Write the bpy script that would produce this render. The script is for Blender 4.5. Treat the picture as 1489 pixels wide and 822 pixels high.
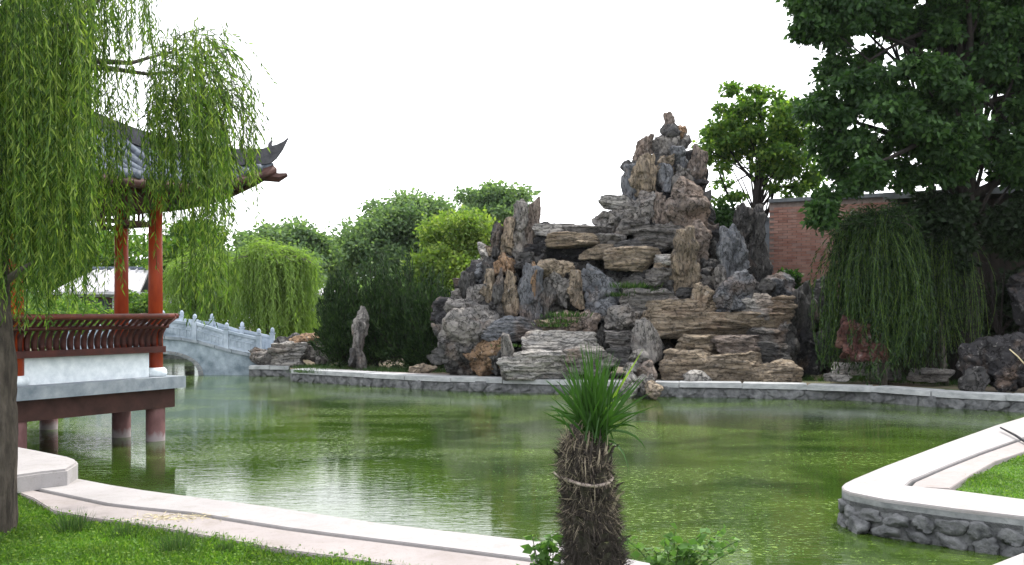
import bpy, bmesh, math, random
import numpy as np
from mathutils import Vector

# ------------------------------------------------------------------ camera, world, sun
S = bpy.context.scene
for o in list(bpy.data.objects):
    bpy.data.objects.remove(o)
F, HX, HY, EYE = 1440.0, 744.5, 450.0, 1.92          # focal length in photo pixels, principal column, horizon row, eye height
C = S.collection
cam_d = bpy.data.cameras.new('camera'); cam = bpy.data.objects.new('camera', cam_d); C.objects.link(cam)
cam_d.sensor_width = 36; cam_d.lens = 36 * F / 1489; cam_d.shift_y = 39 / 1489
cam_d.clip_start = 0.1; cam_d.clip_end = 2000
cam.location = (0, 0, EYE); cam.rotation_euler = (math.radians(90), 0, 0)
S.camera = cam

SUN_EL, SUN_AZ = math.radians(56), math.radians(42)   # azimuth measured from +Y towards +X
world = bpy.data.worlds.new('World'); S.world = world; world.use_nodes = True
wn = world.node_tree; wn.nodes.clear()
w_out = wn.nodes.new('ShaderNodeOutputWorld'); w_bg = wn.nodes.new('ShaderNodeBackground')
w_sky = wn.nodes.new('ShaderNodeTexSky'); w_sky.sky_type = 'NISHITA'; w_sky.sun_disc = False
w_sky.sun_elevation = SUN_EL; w_sky.sun_rotation = SUN_AZ
w_sky.air_density = 1.2; w_sky.dust_density = 6.0; w_sky.ozone_density = 1.0
w_mix = wn.nodes.new('ShaderNodeMix'); w_mix.data_type = 'RGBA'; w_mix.inputs[0].default_value = 0.75
w_mix.inputs[7].default_value = (28.0, 28.3, 29.2, 1)      # thin bright overcast veil over the whole sky
wn.links.new(w_sky.outputs[0], w_mix.inputs[6]); wn.links.new(w_mix.outputs[2], w_bg.inputs[0])
w_bg.inputs[1].default_value = 0.10
wn.links.new(w_bg.outputs[0], w_out.inputs[0])
sd = bpy.data.lights.new('sun', 'SUN'); sun = bpy.data.objects.new('sun', sd); C.objects.link(sun)
sd.energy = 4.9; sd.angle = math.radians(1.5); sd.color = (1.0, 0.95, 0.87)
sun.rotation_euler = (math.radians(90) - SUN_EL, 0, math.pi - SUN_AZ)
dirv = Vector((math.sin(SUN_AZ) * math.cos(SUN_EL), math.cos(SUN_AZ) * math.cos(SUN_EL), math.sin(SUN_EL)))
sun.rotation_euler = dirv.to_track_quat('Z', 'Y').to_euler()
S.view_settings.view_transform = 'Standard'; S.view_settings.look = 'None'
S.view_settings.exposure = 0.16; S.view_settings.gamma = 1.0
S.cycles.max_bounces = 8; S.cycles.transparent_max_bounces = 8

R = np.random.default_rng(7); random.seed(7)

# ------------------------------------------------------------------ helpers
def at(px, py, d):
    return np.array(((px - HX) / F * d, d, EYE + (HY - py) / F * d))
def gnd(px, py, z=0.32):
    d = (EYE - z) * F / (py - HY)
    return ((px - HX) / F * d, d)
def tag(o, label=None, cat=None, group=None, kind=None):
    if label: o['label'] = label
    if cat: o['category'] = cat
    if group: o['group'] = group
    if kind: o['kind'] = kind
    return o
def empty(name, loc=(0, 0, 0), label=None, cat=None, group=None, rz=0):
    o = bpy.data.objects.new(name, None); C.objects.link(o)
    o.location = loc; o.rotation_euler = (0, 0, rz); o.empty_display_size = 0.2
    return tag(o, label, cat, group)
class MB:
    """collects polygons, then links them as one mesh object"""
    def __init__(s): s.v = []; s.f = []; s.n = 0
    def add(s, V, Fc):
        s.v += [tuple(map(float, p)) for p in V]
        s.f += [tuple(i + s.n for i in f) for f in Fc]; s.n = len(s.v); return s
    def box(s, c, size, ax=None):
        c = np.array(c, float); h = np.array(size, float) / 2
        A = np.eye(3) if ax is None else np.array(ax, float)
        P = [c + A[0] * h[0] * i + A[1] * h[1] * j + A[2] * h[2] * k for i in (-1, 1) for j in (-1, 1) for k in (-1, 1)]
        return s.add(P, [(0, 1, 3, 2), (4, 6, 7, 5), (0, 4, 5, 1), (2, 3, 7, 6), (0, 2, 6, 4), (1, 5, 7, 3)])
    def tube(s, path, rad, n=8, cap=True):
        P = [np.array(p, float) for p in path]; m = len(P)
        if np.isscalar(rad): rad = [rad] * m
        V = []; Fc = []
        up = None
        for i in range(m):
            t = P[min(i + 1, m - 1)] - P[max(i - 1, 0)]; t = t / (np.linalg.norm(t) + 1e-9)
            if up is None: up = np.array((1., 0, 0)) if abs(t[0]) < .8 else np.array((0, 1., 0))
            a = up - t * up.dot(t); a /= np.linalg.norm(a) + 1e-9; up = a; b = np.cross(t, a)
            for k in range(n):
                an = 2 * math.pi * k / n
                V.append(P[i] + (a * math.cos(an) + b * math.sin(an)) * rad[i])
        for i in range(m - 1):
            for k in range(n):
                k2 = (k + 1) % n
                Fc.append((i * n + k, i * n + k2, (i + 1) * n + k2, (i + 1) * n + k))
        if cap:
            Fc.append(tuple(range(n - 1, -1, -1))); Fc.append(tuple(range((m - 1) * n, m * n)))
        return s.add(V, Fc)
    def build(s, name, mat, parent=None, smooth=False, loc=None):
        me = bpy.data.meshes.new(name); me.from_pydata(s.v, [], s.f); me.materials.append(mat)
        if smooth: me.polygons.foreach_set('use_smooth', [True] * len(me.polygons))
        me.update()
        return link(name, me, parent)
def link(name, me, parent=None):
    o = bpy.data.objects.new(name, me); C.objects.link(o)
    if parent is not None:
        o.parent = parent
        o.matrix_parent_inverse = parent_matrix(parent).inverted()
    return o
def parent_matrix(p):
    from mathutils import Matrix
    m = Matrix.LocRotScale(p.location, p.rotation_euler, p.scale)
    if p.parent is not None: m = parent_matrix(p.parent) @ p.matrix_parent_inverse @ m
    return m
def big_mesh(name, V, Fc, mat, parent=None, smooth=False):
    V = np.asarray(V, np.float32); Fc = np.asarray(Fc, np.int32); k = Fc.shape[1]
    me = bpy.data.meshes.new(name)
    me.vertices.add(len(V)); me.vertices.foreach_set('co', V.ravel())
    me.loops.add(Fc.size); me.loops.foreach_set('vertex_index', Fc.ravel())
    me.polygons.add(len(Fc)); me.polygons.foreach_set('loop_start', np.arange(0, Fc.size, k, dtype=np.int32))
    try: me.polygons.foreach_set('loop_total', np.full(len(Fc), k, np.int32))
    except Exception: pass
    if smooth: me.polygons.foreach_set('use_smooth', np.ones(len(Fc), bool))
    me.materials.append(mat); me.update(calc_edges=True)
    return link(name, me, parent)
def _hash(ix, iy, iz, seed):
    h = (ix.astype(np.int64) * 374761393 + iy.astype(np.int64) * 668265263 + iz.astype(np.int64) * 2147483647 + seed * 1274126177) & 0xFFFFFFFF
    h = ((h ^ (h >> 13)) * 1274126177) & 0xFFFFFFFF
    h = ((h ^ (h >> 15)) * 2246822519) & 0xFFFFFFFF
    return ((h ^ (h >> 16)) & 0xFFFF) / 65535.0
def vnoise(P, seed=0):
    I = np.floor(P).astype(np.int64); f = P - I; f = f * f * (3 - 2 * f); r = 0
    for a in (0, 1):
        for b in (0, 1):
            for c in (0, 1):
                w = (f[:, 0] if a else 1 - f[:, 0]) * (f[:, 1] if b else 1 - f[:, 1]) * (f[:, 2] if c else 1 - f[:, 2])
                r = r + w * _hash(I[:, 0] + a, I[:, 1] + b, I[:, 2] + c, seed)
    return r * 2 - 1
def fbm(P, seed=0, o=4):
    r = 0; a = 1.0
    for k in range(o):
        r = r + a * vnoise(P * 2.03 ** k + 17.3 * k, seed + k); a *= .5
    return r
def unit(V): return V / (np.linalg.norm(V, axis=-1, keepdims=True) + 1e-9)

# ------------------------------------------------------------------ materials
def nt(name):
    m = bpy.data.materials.new(name); m.use_nodes = True; t = m.node_tree; t.nodes.clear()
    out = t.nodes.new('ShaderNodeOutputMaterial'); b = t.nodes.new('ShaderNodeBsdfPrincipled')
    t.links.new(b.outputs[0], out.inputs[0]); return m, t, b, out
def noise_node(t, scale, detail=6, rough=.55, vec=None, dist=0):
    n = t.nodes.new('ShaderNodeTexNoise'); n.inputs['Scale'].default_value = scale
    n.inputs['Detail'].default_value = detail; n.inputs['Roughness'].default_value = rough; n.inputs['Distortion'].default_value = dist
    if vec is not None: t.links.new(vec, n.inputs['Vector'])
    return n.outputs[0]
def coords(t, scale=(1, 1, 1), kind='Object', rot=(0, 0, 0)):
    c = t.nodes.new('ShaderNodeTexCoord'); m = t.nodes.new('ShaderNodeMapping')
    m.inputs['Scale'].default_value = scale; m.inputs['Rotation'].default_value = rot
    if kind == 'World':
        g = t.nodes.new('ShaderNodeNewGeometry'); t.links.new(g.outputs['Position'], m.inputs['Vector'])
    else: t.links.new(c.outputs[kind], m.inputs['Vector'])
    return m.outputs[0]
def ramp(t, fac, stops, interp='LINEAR'):
    r = t.nodes.new('ShaderNodeValToRGB'); r.color_ramp.interpolation = interp
    e = r.color_ramp.elements
    while len(e) > 1: e.remove(e[-1])
    e[0].position, e[0].color = stops[0][0], tuple(stops[0][1]) + (1,)
    for p, c in stops[1:]:
        x = e.new(p); x.color = tuple(c) + (1,)
    t.links.new(fac, r.inputs[0]); return r.outputs[0]
def mixc(t, fac, a, b, mode='MIX'):
    m = t.nodes.new('ShaderNodeMix'); m.data_type = 'RGBA'; m.blend_type = mode
    for sock, v in ((m.inputs[0], fac), (m.inputs[6], a), (m.inputs[7], b)):
        if isinstance(v, (int, float)): sock.default_value = v
        elif isinstance(v, tuple): sock.default_value = v + (1,) if len(v) == 3 else v
        else: t.links.new(v, sock)
    return m.outputs[2]
def bump(t, b, h, strength=.4, dist=.02, prev=None):
    n = t.nodes.new('ShaderNodeBump'); n.inputs['Strength'].default_value = strength; n.inputs['Distance'].default_value = dist
    t.links.new(h, n.inputs['Height'])
    if prev is not None: t.links.new(prev, n.inputs['Normal'])
    t.links.new(n.outputs[0], b.inputs['Normal']); return n.outputs[0]
def grey(v): return (v, v, v)
def simple(name, c1, c2, scale=8, rough=.7, bs=.3, bd=.01, stretch=(1, 1, 1), kind='World', spec=.2):
    m, t, b, _ = nt(name); v = coords(t, stretch, kind)
    n = noise_node(t, scale, 8, .6, v)
    t.links.new(ramp(t, n, [(.3, c1), (.7, c2)]), b.inputs['Base Color'])
    b.inputs['Roughness'].default_value = rough; b.inputs['Specular IOR Level'].default_value = spec
    n2 = noise_node(t, scale * 4, 6, .6, v); bump(t, b, n2, bs, bd); return m
def leaf_mat(name, c1, c2, c3=None, tr=.4, rough=.55, patch=(.9, (.72, .78, .8))):
    m, t, b, out = nt(name)
    g = t.nodes.new('ShaderNodeNewGeometry')
    col = ramp(t, g.outputs['Random Per Island'], [(0, c1), (.6, c2), (1, c3 or c2)])
    n = noise_node(t, patch[0], 3, .55, coords(t, kind='World'))
    col = mixc(t, ramp(t, n, [(.35, grey(0)), (.65, grey(1))]), mixc(t, 1.0, col, patch[1], 'MULTIPLY'), col)
    t.links.new(col, b.inputs['Base Color']); b.inputs['Roughness'].default_value = rough
    b.inputs['Specular IOR Level'].default_value = .2
    tl = t.nodes.new('ShaderNodeBsdfTranslucent'); mx = t.nodes.new('ShaderNodeMixShader'); mx.inputs[0].default_value = tr
    c2_ = mixc(t, 1.0, col, (1.2, 1.35, .55), 'MULTIPLY')
    t.links.new(c2_, tl.inputs[0]); t.links.new(b.outputs[0], mx.inputs[1]); t.links.new(tl.outputs[0], mx.inputs[2])
    t.links.new(mx.outputs[0], out.inputs[0]); return m
def rock_mat(name, stretch, warm=.5):
    m, t, b, _ = nt(name)
    oi = t.nodes.new('ShaderNodeObjectInfo'); v = coords(t, stretch, 'World'); v1 = coords(t, (1, 1, 1), 'World')
    n1 = noise_node(t, 1.6, 8, .62, v, .6); n2 = noise_node(t, 9, 8, .7, v1); n3 = noise_node(t, 1.1, 5, .6, v1, .4)
    n4 = noise_node(t, 4.5, 9, .75, v, .3)
    base = mixc(t, ramp(t, n1, [(.38, grey(0)), (.6, grey(1))]), oi.outputs['Color'], mixc(t, 1.0, oi.outputs['Color'], (1.6, 1.54, 1.45), 'MULTIPLY'))
    base = mixc(t, ramp(t, n3, [(.54, grey(0)), (.68, grey(warm))]), base, (.25, .17, .12))          # iron-stained patches
    base = mixc(t, ramp(t, n4, [(.56, grey(0)), (.68, grey(.6))]), base, (.48, .46, .44))            # pale lichen / lime bloom
    base = mixc(t, ramp(t, n2, [(.32, grey(.75)), (.5, grey(0))]), base, (.05, .05, .055))             # dark pits
    t.links.new(base, b.inputs['Base Color']); b.inputs['Roughness'].default_value = .85; b.inputs['Specular IOR Level'].default_value = .12
    vo = t.nodes.new('ShaderNodeTexVoronoi'); vo.feature = 'DISTANCE_TO_EDGE'; vo.inputs['Scale'].default_value = 2.6
    vm = t.nodes.new('ShaderNodeVectorMath'); vm.operation = 'ADD'; nz = t.nodes.new('ShaderNodeTexNoise'); nz.inputs['Scale'].default_value = 3.0; nz.inputs['Detail'].default_value = 5
    t.links.new(v, nz.inputs['Vector']); t.links.new(v, vm.inputs[0]); t.links.new(nz.outputs[1], vm.inputs[1]); t.links.new(vm.outputs[0], vo.inputs['Vector'])
    ck = ramp(t, vo.outputs[0], [(0, grey(0)), (.07, grey(1))])
    base = mixc(t, 1.0, base, mixc(t, .75, grey(1), ck), 'MULTIPLY'); t.links.new(base, b.inputs['Base Color'])
    p = bump(t, b, ck, .8, .05); p = bump(t, b, n4, 1.0, .12, p); p = bump(t, b, n2, .8, .04, p)
    return m
M = {}
M['rock_flat'] = rock_mat('rock_flat', (1, 1, 5.5)); M['rock_up'] = rock_mat('rock_upright', (3.2, 3.2, .7)); M['rock'] = rock_mat('rock_massive', (1.3, 1.3, 1.6))
def paving_mat(name, c1, c2, dirt):
    m, t, b, _ = nt(name); v = coords(t, kind='World')
    c = ramp(t, noise_node(t, 1.3, 9, .7, v, .3), [(.3, c1), (.7, c2)])
    c = mixc(t, ramp(t, noise_node(t, 4.2, 9, .75, v, .8), [(.5, grey(0)), (.72, grey(.55))]), c, dirt)
    c = mixc(t, ramp(t, noise_node(t, 28, 6, .7, v), [(.28, grey(.5)), (.42, grey(0))]), c, (dirt[0] * .6, dirt[1] * .6, dirt[2] * .6))
    t.links.new(c, b.inputs['Base Color']); b.inputs['Roughness'].default_value = .88
    p = bump(t, b, noise_node(t, 6, 8, .7, v), .5, .012); bump(t, b, noise_node(t, 70, 5, .7, v), .5, .004, p); return m
M['concrete'] = paving_mat('pale_concrete', (.245, .232, .234), (.315, .302, .304), (.18, .165, .15))
M['coping_far'] = simple('weathered_coping', (.20, .215, .22), (.40, .41, .42), 4, .8, .5, .02, (1, 1, 2))
M['edge'] = simple('weathered_cement', (.10, .11, .115), (.27, .28, .285), 5, .9, .7, .015)  # weathered grey that also carries the shade of the kerb faces
M['mauve_paving'] = paving_mat('dusty_paving', (.22, .195, .192), (.285, .258, .254), (.165, .14, .115))
M['wall_stone'] = simple('rubble_stone', (.05, .053, .057), (.19, .195, .20), 7, .85, .8, .03)
M['slab_grey'] = simple('deck_concrete', (.13, .16, .19), (.30, .33, .36), 4, .8, .4, .01)
M['white_wall'] = simple('whitewashed_wall', (.50, .56, .60), (.72, .77, .80), 9, .8, .2, .005)
M['red'] = simple('red_lacquer', (.19, .022, .008), (.36, .055, .013), 6, .45, .1, .003, (1, 1, .3))
M['dark_red'] = simple('dark_red_timber', (.032, .012, .011), (.075, .022, .017), 6, .55, .2, .004)
M['rail'] = simple('worn_red_rail', (.06, .018, .014), (.13, .034, .022), 6, .5, .2, .004)
M['beam_brown'] = simple('brown_beam', (.03, .015, .013), (.065, .03, .025), 5, .7, .2, .005)
M['pillar'] = simple('painted_pillar', (.10, .045, .045), (.26, .15, .155), 4, .7, .2, .004, (1, 1, .6))
def pillar_mat():
    m, t, b, _ = nt('painted_pillar'); v = coords(t, (1, 1, .5), 'World'); c = ramp(t, noise_node(t, 5, 8, .65, v), [(.3, (.09, .035, .035)), (.7, (.20, .10, .10))])
    g_ = t.nodes.new('ShaderNodeNewGeometry'); sx = t.nodes.new('ShaderNodeSeparateXYZ'); t.links.new(g_.outputs['Position'], sx.inputs[0])
    n = noise_node(t, 9, 5, .6, v); a = t.nodes.new('ShaderNodeMath'); a.operation = 'MULTIPLY_ADD'; t.links.new(n, a.inputs[0]); a.inputs[1].default_value = .22; t.links.new(sx.outputs[2], a.inputs[2])
    c = mixc(t, ramp(t, a.outputs[0], [(.17, grey(1)), (.24, grey(0))]), c, (.26, .22, .23)); t.links.new(c, b.inputs['Base Color']); b.inputs['Roughness'].default_value = .75; return m
M['pillar'] = pillar_mat()
M['tile'] = simple('grey_roof_tile', (.035, .042, .055), (.13, .155, .19), 9, .6, .4, .01)
M['ridge'] = simple('roof_ridge', (.03, .03, .035), (.08, .08, .09), 9, .75, .4, .02)
M['bridge'] = simple('blue_grey_marble', (.17, .215, .26), (.42, .48, .56), 2.2, .7, .4, .015)
M['bridge_body'] = simple('stained_blue_stone', (.09, .125, .15), (.33, .39, .44), 2.6, .8, .6, .02)
M['bark'] = simple('bark', (.045, .04, .035), (.13, .115, .10), 6, .9, 1.0, .03, (2.5, 2.5, .5))
M['bark_dark'] = simple('furrowed_bark', (.03, .026, .022), (.10, .085, .07), 9, .95, 1.0, .02, (2.5, 2.5, .6))
M['dark_bark'] = simple('dark_bark', (.010, .008, .008), (.035, .03, .027), 6, .9, .8, .03, (2.5, 2.5, .5))
M['fibre'] = simple('palm_fibre', (.018, .015, .014), (.085, .072, .064), 14, .95, .8, .02, (2, 2, .4))
M['pale_fibre'] = simple('dry_fibre', (.16, .13, .10), (.34, .29, .22), 10, .9, .3, .01)
M['rope'] = simple('rope', (.30, .24, .22), (.45, .38, .34), 40, .9, .5, .004)
M['roof_light'] = simple('pale_tiled_roof', (.33, .33, .35), (.50, .50, .52), 3, .8, .3, .02)
M['render'] = simple('pale_render', (.45, .52, .54), (.62, .68, .70), 2, .85, .1, .01)
M['dark_window'] = simple('dark_glass', (.02, .025, .03), (.04, .05, .06), 2, .2, .05, .005)
M['mortar'] = simple('mortar', (.20, .16, .145), (.30, .25, .23), 12, .9, .5, .01)
M['dark_metal'] = simple('dark_metal', (.015, .015, .018), (.03, .03, .034), 10, .5, .1, .002)
M['white_paint'] = simple('white_paint', (.62, .66, .70), (.75, .78, .80), 6, .5, .1, .002)
M['dark_board'] = simple('dark_boarding', (.010, .008, .007), (.028, .022, .018), 5, .85, .4, .006, (2, 2, .3))  # near-black tone, deep shade under the big tree put into the boards
M['cap'] = simple('wall_cap', (.09, .10, .11), (.18, .195, .21), 4, .8, .3, .01)
M['straw'] = simple('dry_straw', (.40, .34, .20), (.56, .50, .33), 10, .8, .2, .003)
def brick_mat():
    m, t, b, _ = nt('red_brick'); oi = t.nodes.new('ShaderNodeObjectInfo'); g = t.nodes.new('ShaderNodeNewGeometry')
    s = t.nodes.new('ShaderNodeMath'); s.operation = 'ADD'; t.links.new(oi.outputs['Random'], s.inputs[0]); t.links.new(g.outputs['Random Per Island'], s.inputs[1])
    fr = t.nodes.new('ShaderNodeMath'); fr.operation = 'FRACT'; t.links.new(s.outputs[0], fr.inputs[0])
    c = ramp(t, fr.outputs[0], [(0, (.20, .09, .07)), (.4, (.27, .13, .10)), (.8, (.32, .175, .14)), (1, (.25, .16, .14))])
    n = noise_node(t, 2, 5, .6, coords(t, kind='World'))
    c = mixc(t, ramp(t, n, [(.4, grey(0)), (.7, grey(.45))]), c, (.44, .30, .25))
    t.links.new(c, b.inputs['Base Color']); b.inputs['Roughness'].default_value = .9
    bump(t, b, noise_node(t, 60, 4, .6, coords(t, kind='World')), .3, .005); return m
M['brick'] = brick_mat()
def ground_mat():
    m, t, b, _ = nt('bare_earth'); v = coords(t, kind='World')
    n = noise_node(t, .8, 8, .65, v); n2 = noise_node(t, 7, 8, .7, v)
    c = ramp(t, n, [(.35, (.05, .04, .026)), (.5, (.10, .075, .05)), (.62, (.055, .075, .025))])
    c = mixc(t, ramp(t, n2, [(.5, grey(0)), (.7, grey(.6))]), c, (.20, .15, .11))
    t.links.new(c, b.inputs['Base Color']); b.inputs['Roughness'].default_value = .95; bump(t, b, n2, .8, .03); return m
M['ground'] = ground_mat()
M['lawn'] = simple('lawn_soil', (.035, .07, .012), (.07, .15, .02), 5, .95, .8, .02)
def water_mat():
    m, t, b, _ = nt('pond_water'); v = coords(t, kind='World')
    n = noise_node(t, .35, 6, .6, v, .5)
    c = ramp(t, n, [(.35, (.013, .030, .005)), (.5, (.025, .050, .007)), (.66, (.042, .074, .010))])
    # scum and small floating leaves gathered in drifts
    spk = noise_node(t, 13, 5, .75, coords(t, (1, 1.6, 1), 'World')); drift = noise_node(t, .55, 5, .6, coords(t, (.7, 1.3, 1), 'World'), .8)
    f1 = ramp(t, spk, [(.56, grey(0)), (.62, grey(1))]); sx = t.nodes.new('ShaderNodeSeparateXYZ'); gg = t.nodes.new('ShaderNodeNewGeometry'); t.links.new(gg.outputs['Position'], sx.inputs[0])
    mr = t.nodes.new('ShaderNodeMapRange'); t.links.new(sx.outputs[0], mr.inputs[0]); mr.inputs[1].default_value = -1.0; mr.inputs[2].default_value = 1.0; mr.inputs[3].default_value = -.26; mr.inputs[4].default_value = .05
    ad = t.nodes.new('ShaderNodeMath'); t.links.new(drift, ad.inputs[0]); my = t.nodes.new('ShaderNodeMapRange'); t.links.new(sx.outputs[1], my.inputs[0]); my.inputs[1].default_value = 10.6; my.inputs[2].default_value = 12.8; my.inputs[3].default_value = -.26; my.inputs[4].default_value = .0
    mxn = t.nodes.new('ShaderNodeMath'); mxn.operation = 'MAXIMUM'; t.links.new(mr.outputs[0], mxn.inputs[0]); t.links.new(my.outputs[0], mxn.inputs[1]); t.links.new(mxn.outputs[0], ad.inputs[1])      # wind has pushed the scum to the east side
    f2 = ramp(t, ad.outputs[0], [(.46, grey(0)), (.62, grey(1))])
    f = mixc(t, 1.0, f1, f2, 'MULTIPLY'); film = f2
    c = mixc(t, mixc(t, .14, f, film), c, (.13, .20, .035))
    t.links.new(c, b.inputs['Base Color'])
    rr = t.nodes.new('ShaderNodeMapRange'); t.links.new(mixc(t, .2, f, film), rr.inputs[0]); rr.inputs[3].default_value = .006; rr.inputs[4].default_value = .35
    sp_ = t.nodes.new('ShaderNodeMapRange'); t.links.new(mixc(t, .5, f, film), sp_.inputs[0]); sp_.inputs[3].default_value = .5; sp_.inputs[4].default_value = .12
    t.links.new(sp_.outputs[0], b.inputs['Specular IOR Level'])
    t.links.new(rr.outputs[0], b.inputs['Roughness']); b.inputs['IOR'].default_value = 1.40
    w1 = noise_node(t, 1.5, 3, .5, coords(t, (.9, 2.2, 1), 'World', (0, 0, .15)), .4)
    w2 = noise_node(t, 6, 3, .55, coords(t, (.7, 2.2, 1), 'World', (0, 0, -.1)), .6)
    w3 = noise_node(t, 15, 2, .5, coords(t, (.6, 2.0, 1), 'World'), .4)
    p = bump(t, b, w1, .35, .004); p = bump(t, b, w2, .4, .0042, p); p = bump(t, b, w3, .4, .0016, p); bump(t, b, f, .3, .004, p)
    return m
M['water'] = water_mat()
M['lf_willow'] = leaf_mat('willow_leaf', (.028, .065, .015), (.11, .19, .034), (.27, .34, .075), .5)
M['lf_willow_far'] = leaf_mat('far_willow_leaf', (.14, .22, .055), (.20, .30, .075), (.26, .36, .09), .52)
M['lf_dark'] = leaf_mat('dark_broad_leaf', (.016, .04, .014), (.034, .078, .022), (.07, .14, .036), .36)
M['lf_mid'] = leaf_mat('mid_broad_leaf', (.05, .11, .025), (.10, .19, .035), (.22, .31, .055), .52)
M['lf_blue'] = leaf_mat('bluish_leaf', (.10, .165, .085), (.145, .22, .11), (.20, .28, .13), .5)  # haze of distance put into the leaf colour
M['lf_yellow'] = leaf_mat('yellow_green_leaf', (.11, .18, .04), (.17, .25, .055), (.27, .33, .08), .5)
M['lf_conifer'] = leaf_mat('conifer_leaf', (.010, .024, .009), (.022, .05, .014), (.05, .09, .022), .2)
M['lf_weep'] = leaf_mat('weeping_shrub_leaf', (.010, .024, .008), (.02, .046, .012), (.05, .095, .025), .25)
M['lf_climber'] = leaf_mat('climber_leaf', (.008, .016, .006), (.013, .026, .009), (.02, .04, .012), .15)  # near-black leaf tone standing for deep shade on the hall wall
M['lf_climber2'] = leaf_mat('dark_shoot_leaf', (.009, .018, .007), (.016, .032, .010), (.03, .055, .016), .15)
M['lf_palm'] = leaf_mat('palm_blade', (.018, .05, .012), (.035, .085, .018), (.10, .17, .04), .25, .4)
M['lf_shrub'] = leaf_mat('shrub_leaf', (.06, .13, .03), (.10, .20, .05), (.17, .28, .09), .35, .4)
M['grass'] = leaf_mat('grass_blade', (.06, .145, .018), (.105, .22, .026), (.21, .32, .055), .45, patch=(2.4, (.62, .60, .75)))
M['grass_dark'] = leaf_mat('dark_grass_blade', (.03, .07, .02), (.05, .10, .028), (.10, .14, .05), .3)

# ------------------------------------------------------------------ the setting: ground, pond, paving
near_edge = [(1489, 803), (1440, 822), (1330, 840), (1200, 850), (1060, 840), (935, 817), (870, 803), (800, 789), (720, 780), (640, 771), (560, 762), (480, 750),
             (387, 736), (300, 725), (210, 713), (160, 705), (113, 696)]
far_edge = [(425, 537), (500, 541), (600, 546), (700, 550), (800, 552), (960, 556), (1060, 557), (1155, 559), (1230, 560), (1300, 564), (1350, 568), (1489, 575), (1600, 581)]
pen_far = [(1520, 596), (1484, 608), (1447, 619), (1374, 645), (1286, 678), (1240, 697)]
pen_tip = [(1228, 703), (1224, 707), (1226, 712), (1236, 716)]
pen_front = [(1286, 726), (1340, 733), (1392, 740), (1488, 751)]
block_edge = [(113, 670), (100, 664), (60, 656), (18, 648)]
pond = [(4.35, 7.35)] + [gnd(*p) for p in near_edge] + [gnd(x, y, .47) for x, y in block_edge] + \
       [(-6.6, 11.3), (-9, 11.6), (-14, 13), (-17, 20), (-15, 25), (-12.7, 28.7), (-12.7, 33), (-14, 38), (-8.4, 38), (-8.1, 31), gnd(362, 531), gnd(421, 531)] + \
       [gnd(*p) for p in far_edge] + [gnd(*p) for p in pen_far + pen_tip + pen_front]
def fill_poly(loops, z, name, mat, parent=None):
    bm = bmesh.new()
    for lp in loops:
        vs = [bm.verts.new((x, y, z)) for x, y in lp]
        for i in range(len(vs)): bm.edges.new((vs[i], vs[(i + 1) % len(vs)]))
    bmesh.ops.triangle_fill(bm, use_beauty=True, use_dissolve=False, edges=bm.edges[:])
    for f in bm.faces:
        f.normal_update()
        if f.normal.z < 0: f.normal_flip()
    me = bpy.data.meshes.new(name); bm.to_mesh(me); bm.free(); me.materials.append(mat)
    return link(name, me, parent)
def prism(name, pts, ztop, thick, mat, parent=None, bev=.012):
    bm = bmesh.new()
    top = [bm.verts.new((x, y, ztop)) for x, y in pts]; bot = [bm.verts.new((x, y, ztop - thick)) for x, y in pts]
    n = len(pts)
    ft = bm.faces.new(top); bm.faces.new(bot[::-1])
    for i in range(n): bm.faces.new((top[i], bot[i], bot[(i + 1) % n], top[(i + 1) % n]))
    bmesh.ops.recalc_face_normals(bm, faces=bm.faces[:])
    if bev:
        es = [e for e in bm.edges if all(abs(v.co.z - ztop) < 1e-6 for v in e.verts)]
        bmesh.ops.bevel(bm, geom=es, offset=bev, segments=2, affect='EDGES', clamp_overlap=True)
    bmesh.ops.triangulate(bm, faces=[f for f in bm.faces if len(f.verts) > 4])
    me = bpy.data.meshes.new(name); bm.to_mesh(me); bm.free(); me.materials.append(mat)
    return link(name, me, parent)
g = fill_poly([[(-110, -30), (110, -30), (110, 125), (-110, 125)], pond], .245, 'ground', M['ground']); tag(g, kind='structure')
w = MB().add([(-40, -2, 0), (40, -2, 0), (40, 60, 0), (-40, 60, 0)], [(0, 1, 2, 3)]).build('pond_water', M['water']); tag(w, kind='structure')
# sloping inner sides of the pond so no gap shows under the ground sheet
mb = MB(); n = len(pond)
for i in range(n):
    a, b = pond[i], pond[(i + 1) % n]
    mb.add([(a[0], a[1], .245), (b[0], b[1], .245), (b[0], b[1], -.3), (a[0], a[1], -.3)], [(0, 1, 2, 3)])
tag(mb.build('pond_bank', M['wall_stone']), kind='structure')

crack = [(48, 709), (87, 717), (158, 732), (210, 738), (281, 745), (355, 757), (419, 767), (480, 775), (560, 785), (640, 795), (780, 813), (860, 826), (935, 840), (1060, 868), (1200, 880), (1330, 868), (1440, 848), (1489, 830)]
lawn_edge = [(-30, 706), (19, 712), (48, 723), (77, 741), (135, 752), (193, 759), (258, 770), (322, 781), (403, 796), (480, 806), (560, 818), (700, 838), (820, 860), (935, 885), (1060, 910), (1200, 925), (1330, 915), (1440, 885), (1489, 860)]
near_path = tag(empty('path', (0, 6, .32)), kind='structure')
ne = [gnd(*p) for p in near_edge[::-1]]; ck = [gnd(*p) for p in crack]; le = [gnd(*p) for p in lawn_edge]
prism('coping', [gnd(-60, 690), gnd(60, 694)] + ne + ck[::-1] + [gnd(-60, 700)], .32, .03, M['concrete'], near_path, .006)
prism('kerb_edge', [gnd(-60, 690), gnd(60, 694)] + ne + ck[::-1] + [gnd(-60, 700)], .289, .08, M['edge'], near_path, 0)  # darker course below the pale top, shade of the face in its colour
def shift(pts, dy): return [(x, y - dy) for x, y in pts]
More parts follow.
